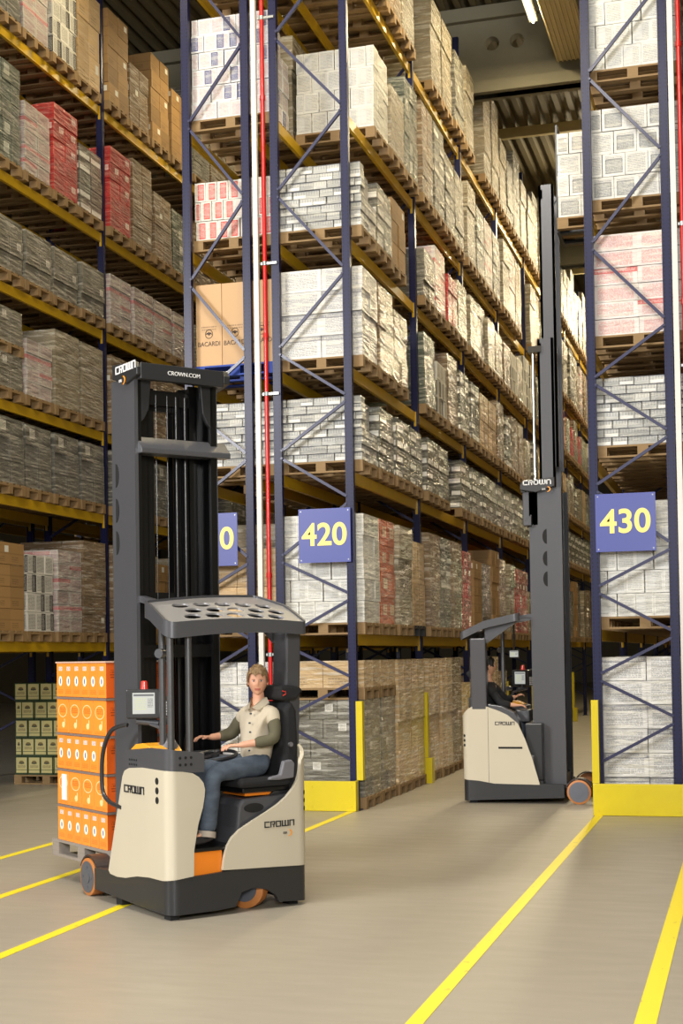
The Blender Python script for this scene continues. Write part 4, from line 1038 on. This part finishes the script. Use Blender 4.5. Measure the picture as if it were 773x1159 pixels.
# ------------------------------------------------------------------ people
def skin_mesh(verts, edges, radii, sub=2, root=0):
    me = bpy.data.meshes.new('sk'); me.from_pydata([tuple(v) for v in verts], edges, [])
    o = bpy.data.objects.new('sk', me); COL.objects.link(o)
    m = o.modifiers.new('s', 'SKIN'); m.use_smooth_shade = True
    for i, r in enumerate(radii):
        d = me.skin_vertices[0].data[i]; d.radius = r if isinstance(r, tuple) else (r, r); d.use_root = (i == root)
    s = o.modifiers.new('u', 'SUBSURF'); s.levels = sub; s.render_levels = sub
    dg = bpy.context.evaluated_depsgraph_get(); dg.update(); out = bpy.data.meshes.new_from_object(o.evaluated_get(dg)); bpy.data.objects.remove(o)
    return out
def join_meshes(name, parts, mats, voxel=None):
    bm = bmesh.new()
    for me, mi, mt in parts:
        k = me.copy()
        if mt is not None: k.transform(mt)
        n0 = len(bm.faces); bm.from_mesh(k)
        bm.faces.ensure_lookup_table()
        if mi is not None:
            for f in bm.faces[n0:]: f.material_index = mi
    for f in bm.faces: f.smooth = True
    me = bpy.data.meshes.new(name); bm.to_mesh(me); bm.free()
    if voxel:
        o = bpy.data.objects.new('vx', me); COL.objects.link(o); m = o.modifiers.new('r', 'REMESH'); m.mode = 'VOXEL'; m.voxel_size = voxel; m.use_smooth_shade = True
        s = o.modifiers.new('sm', 'SMOOTH'); s.iterations = 3; s.factor = .5
        me = bpy.data.meshes.new_from_object(o.evaluated_get(bpy.context.evaluated_depsgraph_get())); bpy.data.objects.remove(o)
    if len(me.materials): me.materials.clear()
    for m in mats: me.materials.append(m)
    if voxel: me.polygons.foreach_set('material_index', [0]*len(me.polygons))
    return me
def head_mesh(short=True):
    """face looks along -y, origin at head centre; about .23 m tall. slots: 0 skin 1 lips 2 eye white 3 iris"""
    bm = bmesh.new(); bmesh.ops.create_uvsphere(bm, u_segments=48, v_segments=36, radius=1)
    for v in bm.verts:
        x, y, z = v.co
        w = .074; d = .094; h = .116
        if z < 0: w *= 1-.34*(-z)**1.6; 
        X, Y, Z = x*w, y*d, z*h
        if z < 0 and y > 0: Y *= 1-.35*(-z)             # nape
        if y < 0:
            f = max(0, -y)
            Y *= 1-.06*f
            # nose, sockets, lips, chin, brow
            nz = math.exp(-((z+.12)/.16)**2)*math.exp(-(x/.13)**2); Y -= .020*nz
            br = math.exp(-((z-.10)/.10)**2)*math.exp(-(x/.16)**2); Y -= .004*br
            for s in (-1, 1): Y += .010*math.exp(-((x-s*.38)/.17)**2-((z-.06)/.10)**2)
            Y -= .006*math.exp(-(x/.25)**2-((z+.50)/.09)**2); Y += .004*math.exp(-(x/.3)**2-((z+.62)/.06)**2); Y -= .010*math.exp(-(x/.3)**2-((z+.82)/.14)**2)
            for s in (-1, 1): Y -= .005*math.exp(-((x-s*.45)/.2)**2-((z+.22)/.18)**2)
        v.co = (X, Y, Z)
    for f in bm.faces:
        c = f.calc_center_median()
        if c.y < -.05 and abs(c.x) < .019 and -.063 < c.z < -.052: f.material_index = 1
    def add(loc, r, mi, sc=(1, 1, 1)):
        n0 = len(bm.faces); bmesh.ops.create_uvsphere(bm, u_segments=12, v_segments=8, radius=r, matrix=Matrix.Translation(loc) @ Matrix.Diagonal((*sc, 1)))
        bm.faces.ensure_lookup_table()
        for f in bm.faces[n0:]: f.material_index = mi
    for s in (-1, 1):
        add((s*.029, -.0755, .007), .0115, 2, (1.1, .7, .36)); add((s*.029, -.0828, .007), .0064, 3, (1, .5, .8)); add((s*.029, -.083, .017), .010, 3, (1.5, .25, .14))
        add((s*.076, .008, -.004), .026, 0, (.35, .7, 1.15))
    for f in bm.faces: f.smooth = True
    me = bpy.data.meshes.new('head'); bm.to_mesh(me); bm.free(); return me
def hair_mesh(seed=1, amp=.010, low=-.05, front=.045):
    bm = bmesh.new(); bmesh.ops.create_uvsphere(bm, u_segments=64, v_segments=44, radius=1)
    kill = []
    for v in bm.verts:
        x, y, z = v.co
        X, Y, Z = x*.085, y*.104, z*.128
        lim = front if y < -.35 else (low if y > .1 else low+.055*(-(y-.1)/.45))
        if y < -.35 and abs(x) > .74 and y > -.62: lim = -.01
        elif y < -.35: lim += .012*math.sin(x*9)
        if z < 0 and y > 0: Y *= 1-.3*(-z)
        nn = noise.noise(Vector((X*42+seed, Y*42, Z*30)))+.6*noise.noise(Vector((X*90, Y*90+seed, Z*70)))
        k = 1+amp*nn/.09 + .02
        v.co = (X*k, Y*k+.004, Z*k+.002)
        if Z < lim: kill.append(v)
    bmesh.ops.delete(bm, geom=kill, context='VERTS')
    for f in bm.faces: f.smooth = True
    me = bpy.data.meshes.new('hair'); bm.to_mesh(me); bm.free()
    return me
def hand_chain(wrist, dirv, palm_n, side, curl=.5, s=1.0):
    """palm and five fingers as skinned chains. side = direction of the thumb"""
    w = Vector(wrist); d = Vector(dirv).normalized(); n = Vector(palm_n).normalized(); sd = Vector(side).normalized()
    parts = []
    v = [w-d*.035*s, w+d*.03*s, w+d*.065*s, w+d*.085*s]; parts.append(skin_mesh(v, [(0, 1), (1, 2), (2, 3)], [(.021*s, .021*s), (.030*s, .016*s), (.036*s, .014*s), (.034*s, .012*s)], 2))
    for i, (o, L) in enumerate(((.030, .070), (.011, .078), (-.009, .073), (-.028, .058))):
        a = w+d*.07*s+sd*o*s; pts = [a]; dd = d.copy(); p = a
        for k, q in enumerate((.45, .32, .23)):
            ang = curl*(.5+.5*k); dd = (dd*math.cos(ang)+n*math.sin(ang)).normalized(); p = p+dd*L*q*s; pts.append(p)
        parts.append(skin_mesh(pts, [(0, 1), (1, 2), (2, 3)], [.0095*s, .009*s, .0082*s, .0065*s], 1))
    a = w+d*.022*s+sd*.022*s; p1 = a+(d*.5+sd*.75+n*.1).normalized()*.035*s; p2 = p1+(d*.85+sd*.3+n*.35).normalized()*.03*s; p3 = p2+(d*.9+n*.45).normalized()*.022*s
    parts.append(skin_mesh([a, p1, p2, p3], [(0, 1), (1, 2), (2, 3)], [.0135*s, .0115*s, .0098*s, .0075*s], 1))
    return parts
def person(label, J, fr, look, mats, hair, seed):
    """J joints in frame fr (Matrix 4x4 to world). Object origin at the hips"""
    sk = mats['skin']; parts = []
    def V(k): return Vector(J[k])
    hip = V('hip'); chest = V('chest'); neck = V('neck'); head = V('head')
    names = ['hip', 'waist', 'chest', 'neckb', 'neck', 'skull', 'shL', 'elL', 'wrL', 'shR', 'elR', 'wrR', 'hL', 'knL', 'anL', 'hR', 'knR', 'anR', 'toeL', 'toeR']
    idx = {n: i for i, n in enumerate(names)}
    vs = [V(n) for n in names]
    ed = [('hip', 'waist'), ('waist', 'chest'), ('chest', 'neckb'), ('neckb', 'neck'), ('neck', 'skull'), ('chest', 'shL'), ('shL', 'elL'), ('elL', 'wrL'), ('chest', 'shR'), ('shR', 'elR'), ('elR', 'wrR'), ('hip', 'hL'), ('hL', 'knL'), ('knL', 'anL'), ('hip', 'hR'), ('hR', 'knR'), ('knR', 'anR'), ('anL', 'toeL'), ('anR', 'toeR')]
    rd = {'hip': .075, 'waist': .085, 'chest': .10, 'neckb': .055, 'neck': .047, 'skull': .05, 'shL': .050, 'shR': .050, 'elL': .036, 'elR': .036, 'wrL': .027, 'wrR': .027, 'hL': .068, 'hR': .068, 'knL': .058, 'knR': .058, 'anL': .03, 'anR': .03, 'toeL': .018, 'toeR': .018}
    E_ = [(idx[a], idx[b]) for a, b in ed]
    body = skin_mesh(vs, E_, [rd[n] for n in names], 2)
    hands = []
    for s in 'LR':
        d = V('ha'+s)-V('wr'+s)
        hands += hand_chain(V('wr'+s), d, J['palm'+s], J['thumb'+s], .75)
    b = join_meshes('person', [(body, 0, None)]+[(h, 0, None) for h in hands], [sk], voxel=.0065)
    hm = head_mesh()
    fwd = Vector(look).normalized(); zup = (Vector((0, 0, 1))-fwd*fwd.z).normalized(); xr = (-fwd).cross(zup)*-1
    xr = zup.cross(fwd)*-1; xr = (-fwd).cross(zup)
    R3 = Matrix((xr, -fwd, zup)).transposed()
    if R3.determinant() < 0: R3 = Matrix((-xr, -fwd, zup)).transposed()
    mt = R3.to_4x4(); mt.translation = head
    full = join_meshes('person', [(b, None, None), (hm, None, mt)], [sk, M['lips'], M['eyewhite'], M['iris']])
    full.transform(fr); me = full
    o = place('person', me); tag(o, label, 'person')
    hme = hair_mesh(seed); hme.transform(mt); hme.transform(fr); hme.materials.append(hair); place('hair', hme, o)
    def garment(nm, keys, rad, mat, sub=2, edges=None):
        pts = [V(k) if isinstance(k, str) else Vector(k) for k in keys]
        g = skin_mesh(pts, edges, rad, sub); g.transform(fr); g.materials.clear(); g.materials.append(mat)
        bm = bmesh.new(); bm.from_mesh(g)
        for v in bm.verts: v.co += Vector([noise.noise(v.co*14+Vector((i*7, seed, 0))) for i in range(3)])*.006
        bm.to_mesh(g); bm.free()
        for p in g.polygons: p.use_smooth = True
        return place(nm, g, o)
    slL = V('shL').lerp(V('elL'), .52); slR = V('shR').lerp(V('elR'), .52)
    cuL = V('elL').lerp(V('wrL'), .62); cuR = V('elR').lerp(V('wrR'), .62)
    hem = V('hip')+Vector((-.015, -.01, -.04)); slL0 = V('shL').lerp(V('elL'), .08); slR0 = V('shR').lerp(V('elR'), .08)
    garment('shirt', [hem, 'waist', 'chest', 'neckb', 'shL', slL, 'shR', slR], [(.150, .14), (.128, .124), (.138, .120), .05, .062, .068, .062, .068], mats['shirt'], 2, [(0, 1), (1, 2), (2, 3), (2, 4), (4, 5), (2, 6), (6, 7)])
    garment('sleeve', [slL0, 'elL', cuL], [.058, .056, .046], mats['sleeve'], 2, [(0, 1), (1, 2)])
    garment('sleeve', [slR0, 'elR', cuR], [.058, .056, .046], mats['sleeve'], 2, [(0, 1), (1, 2)])
    low = {q: V('an'+q)-(V('kn'+q)-V('an'+q)).normalized()*.035 for q in 'LR'}
    j = garment('trousers', ['hip', 'hL', 'knL', low['L'], 'hR', 'knR', low['R'], V('hip')+Vector((0, 0, .06))], [.105, .094, .074, .070, .094, .074, .070, .1], mats['trousers'], 2, [(0, 1), (1, 2), (2, 3), (0, 4), (4, 5), (5, 6), (0, 7)])
    for s in 'LR':
        a = V('an'+s); kn = V('kn'+s); d = (kn-a).normalized()
        cf = MB().tube([tuple(fr @ (a-d*.05)), tuple(fr @ (a-d*.045)), tuple(fr @ (a-d*.005))], [.066, .068, .066], 20, caps=False).build('trouser_cuff', mats['cuff'], o, smooth=True)
        t = V('toe'+s); dd = (t-a); dd.z = 0; dd.normalize(); z0 = a.z-.075
        sh = skin_mesh([a+Vector((0, 0, -.015)), a+Vector((0, 0, -.055))-dd*.03, a+dd*.06+Vector((0, 0, -.06)), a+dd*.15+Vector((0, 0, -.068))], [(0, 1), (1, 2), (2, 3)], [.06, (.055, .045), (.05, .036), (.042, .03)], 2)
        sh.transform(fr); sh.materials.append(M['shoe']); place('shoe', sh, o)
    return o, V, fr

FR1 = T1.matrix_world.copy(); FR1 = Matrix.Translation((-4.03, 9.49, 0)) @ Matrix.Rotation(A1, 4, 'Z')
J1 = dict(hip=(.90, .27, 1.075), waist=(.905, .26, 1.22), chest=(.925, .26, 1.40), neckb=(.925, .255, 1.53), neck=(.92, .25, 1.58), skull=(.915, .25, 1.66), head=(.915, .25, 1.705),
          shL=(.960, .11, 1.46), elL=(.945, .05, 1.265), wrL=(.69, .17, 1.225), haL=(.58, .25, 1.225), shR=(.895, .40, 1.46), elR=(.83, .52, 1.29), wrR=(.63, .52, 1.275), haR=(.54, .53, 1.285),
          hL=(.86, .17, 1.07), knL=(.43, .11, 1.03), anL=(.355, .07, .62), hR=(.86, .36, 1.07), knR=(.41, .30, 1.05), anR=(.38, .23, .61), toeL=(.23, .05, .56), toeR=(.26, .2, .56),
          palmL=(-.15, 0, -1), palmR=(-.2, 0, -1), thumbL=(0, 1, .1), thumbR=(0, -1, .1))
FRI = FR1.inverted()
lookw = Vector((.32, -1.0, -.04)); look1 = (FRI.to_3x3() @ lookw)
pw, V1, _ = person('woman in a beige shirt and jeans driving the near truck, looking to the right', J1, FR1, look1, dict(skin=M['skin'], shirt=M['shirt'], sleeve=M['olive'], trousers=M['denim'], cuff=M['denimcuff']), M['hair'], 3)
# collar, pockets, buttons of the shirt
mb = MB()
def W1(x, y, z): return tuple(FR1 @ Vector((x, y, z)))
g2 = Vector((-.9, -.42, 0)).normalized(); s2 = Vector((-g2.y, g2.x, 0)); nk = Vector((.925, .252, 0))
def CP(a, b, z): q = nk+g2*a+s2*b; return (q.x, q.y, z)
for sg in (-1, 1):
    top = [CP(-.04, sg*.05, 1.575), CP(.02, sg*.058, 1.572), CP(.105, sg*.012, 1.50), CP(.10, sg*.06, 1.478), CP(.03, sg*.088, 1.515), CP(-.04, sg*.07, 1.535)]
    n0 = len(mb.v)
    for off in (0, .008):
        mb.v += [tuple(FR1 @ (Vector(q)+Vector((g2.x*off, g2.y*off, off)))) for q in top]
    for fc in [tuple(range(6)), tuple(range(11, 5, -1))]+[(i, (i+1) % 6, 6+(i+1) % 6, 6+i) for i in range(6)]:
        mb.f.append(tuple(n0+i for i in fc)); mb.uv.append([(0, 0)]*len(fc)); mb.r.append((.5,)*3); mb.mi.append(0)
mb.build('collar', M['shirt'], pw, smooth=True)
mb = MB()
for z, k in ((1.46, .118), (1.39, .134), (1.32, .128), (1.25, .128), (1.18, .14)): mb.tube([FR1 @ Vector(CP(k-.01, 0, z)), FR1 @ Vector(CP(k+.006, 0, z))], .0065, 8)
mb.build('shirt_button', M['iris'], pw)

FR2 = Matrix.Translation((-3.5, 18.93, 0)) @ Matrix.Rotation(R_(-90), 4, 'Z')
J2 = dict(hip=(.80, .27, 1.08), waist=(.80, .265, 1.22), chest=(.80, .28, 1.39), neckb=(.80, .28, 1.52), neck=(.80, .275, 1.57), skull=(.80, .275, 1.65), head=(.80, .275, 1.72),
          shL=(.63, .30, 1.46), elL=(.56, .46, 1.28), wrL=(.45, .58, 1.32), haL=(.38, .66, 1.36), shR=(.97, .30, 1.46), elR=(.99, .47, 1.24), wrR=(.93, .66, 1.22), haR=(.88, .76, 1.22),
          hL=(.70, .3, 1.08), knL=(.68, .66, 1.02), anL=(.66, .70, .62), hR=(.88, .3, 1.08), knR=(.90, .66, 1.02), anR=(.90, .70, .62), toeL=(.66, .8, .56), toeR=(.90, .8, .56),
          palmL=(0, .1, -1), palmR=(0, .1, -1), thumbL=(1, 0, .1), thumbR=(-1, 0, .1))
person('person with black hair and black shirt driving the far truck, seen from the side', J2, FR2, (-.45, 1, 0), dict(skin=M['skin2'], shirt=M['blackshirt'], sleeve=M['blackshirt'], trousers=M['denim'], cuff=M['denim']), M['hairblack'], 5)

# ------------------------------------------------------------------ light, camera
def area(loc, aim, sx, sy, e, col):
    L = bpy.data.lights.new('hall_light', 'AREA'); L.shape = 'RECTANGLE'; L.size = sx; L.size_y = sy; L.energy = e; L.color = col
    o = bpy.data.objects.new('hall_light', L); COL.objects.link(o); o.location = loc
    o.rotation_euler = (Vector(aim)-Vector(loc)).to_track_quat('-Z', 'Y').to_euler()
area((-15.5, -5.0, 9.5), (-4.2, 15, 4), 6, 4, 4000, (1, .98, .95))
area((1.6, -5.0, 5.5), (-4.0, 17, 2.5), 3, 3, 1500, (1, .98, .95))
area((-3.5, 5.0, 13.0), (-3.5, 9.0, 0), 6, 2.5, 1100, (1, .96, .9))
w = bpy.data.worlds.new('w'); bpy.context.scene.world = w; w.use_nodes = True
w.node_tree.nodes['Background'].inputs[0].default_value = (1, .9, .75, 1); w.node_tree.nodes['Background'].inputs[1].default_value = .035

f, cx, cy = 1606., 386.5, 695.
yaw, pitch, roll = R_(15.95), R_(1.64), R_(-.893)
F = Vector((-math.sin(yaw)*math.cos(pitch), math.cos(yaw)*math.cos(pitch), math.sin(pitch))); R0 = Vector((math.cos(yaw), math.sin(yaw), 0)); U0 = R0.cross(F)
RR = R0*math.cos(roll)+U0*math.sin(roll); UU = -R0*math.sin(roll)+U0*math.cos(roll)
cam = bpy.data.cameras.new('camera'); co = bpy.data.objects.new('camera', cam); COL.objects.link(co)
m = Matrix((RR, UU, -F)).transposed().to_4x4(); m.translation = (0, 0, 1.9); co.matrix_world = m
cam.sensor_fit = 'HORIZONTAL'; cam.sensor_width = 36; cam.lens = 36*f/773; cam.shift_x = (386.5-cx)/773; cam.shift_y = (cy-579.5)/773
cam.clip_end = 300
sc = bpy.context.scene; sc.camera = co
sc.view_settings.view_transform = 'Standard'; sc.view_settings.look = 'None'; sc.view_settings.gamma = 1; sc.view_settings.exposure = 0.0
try: sc.view_settings.use_curve_mapping = False
except Exception: pass
print('loads', NLOAD, 'objects', len(bpy.data.objects))
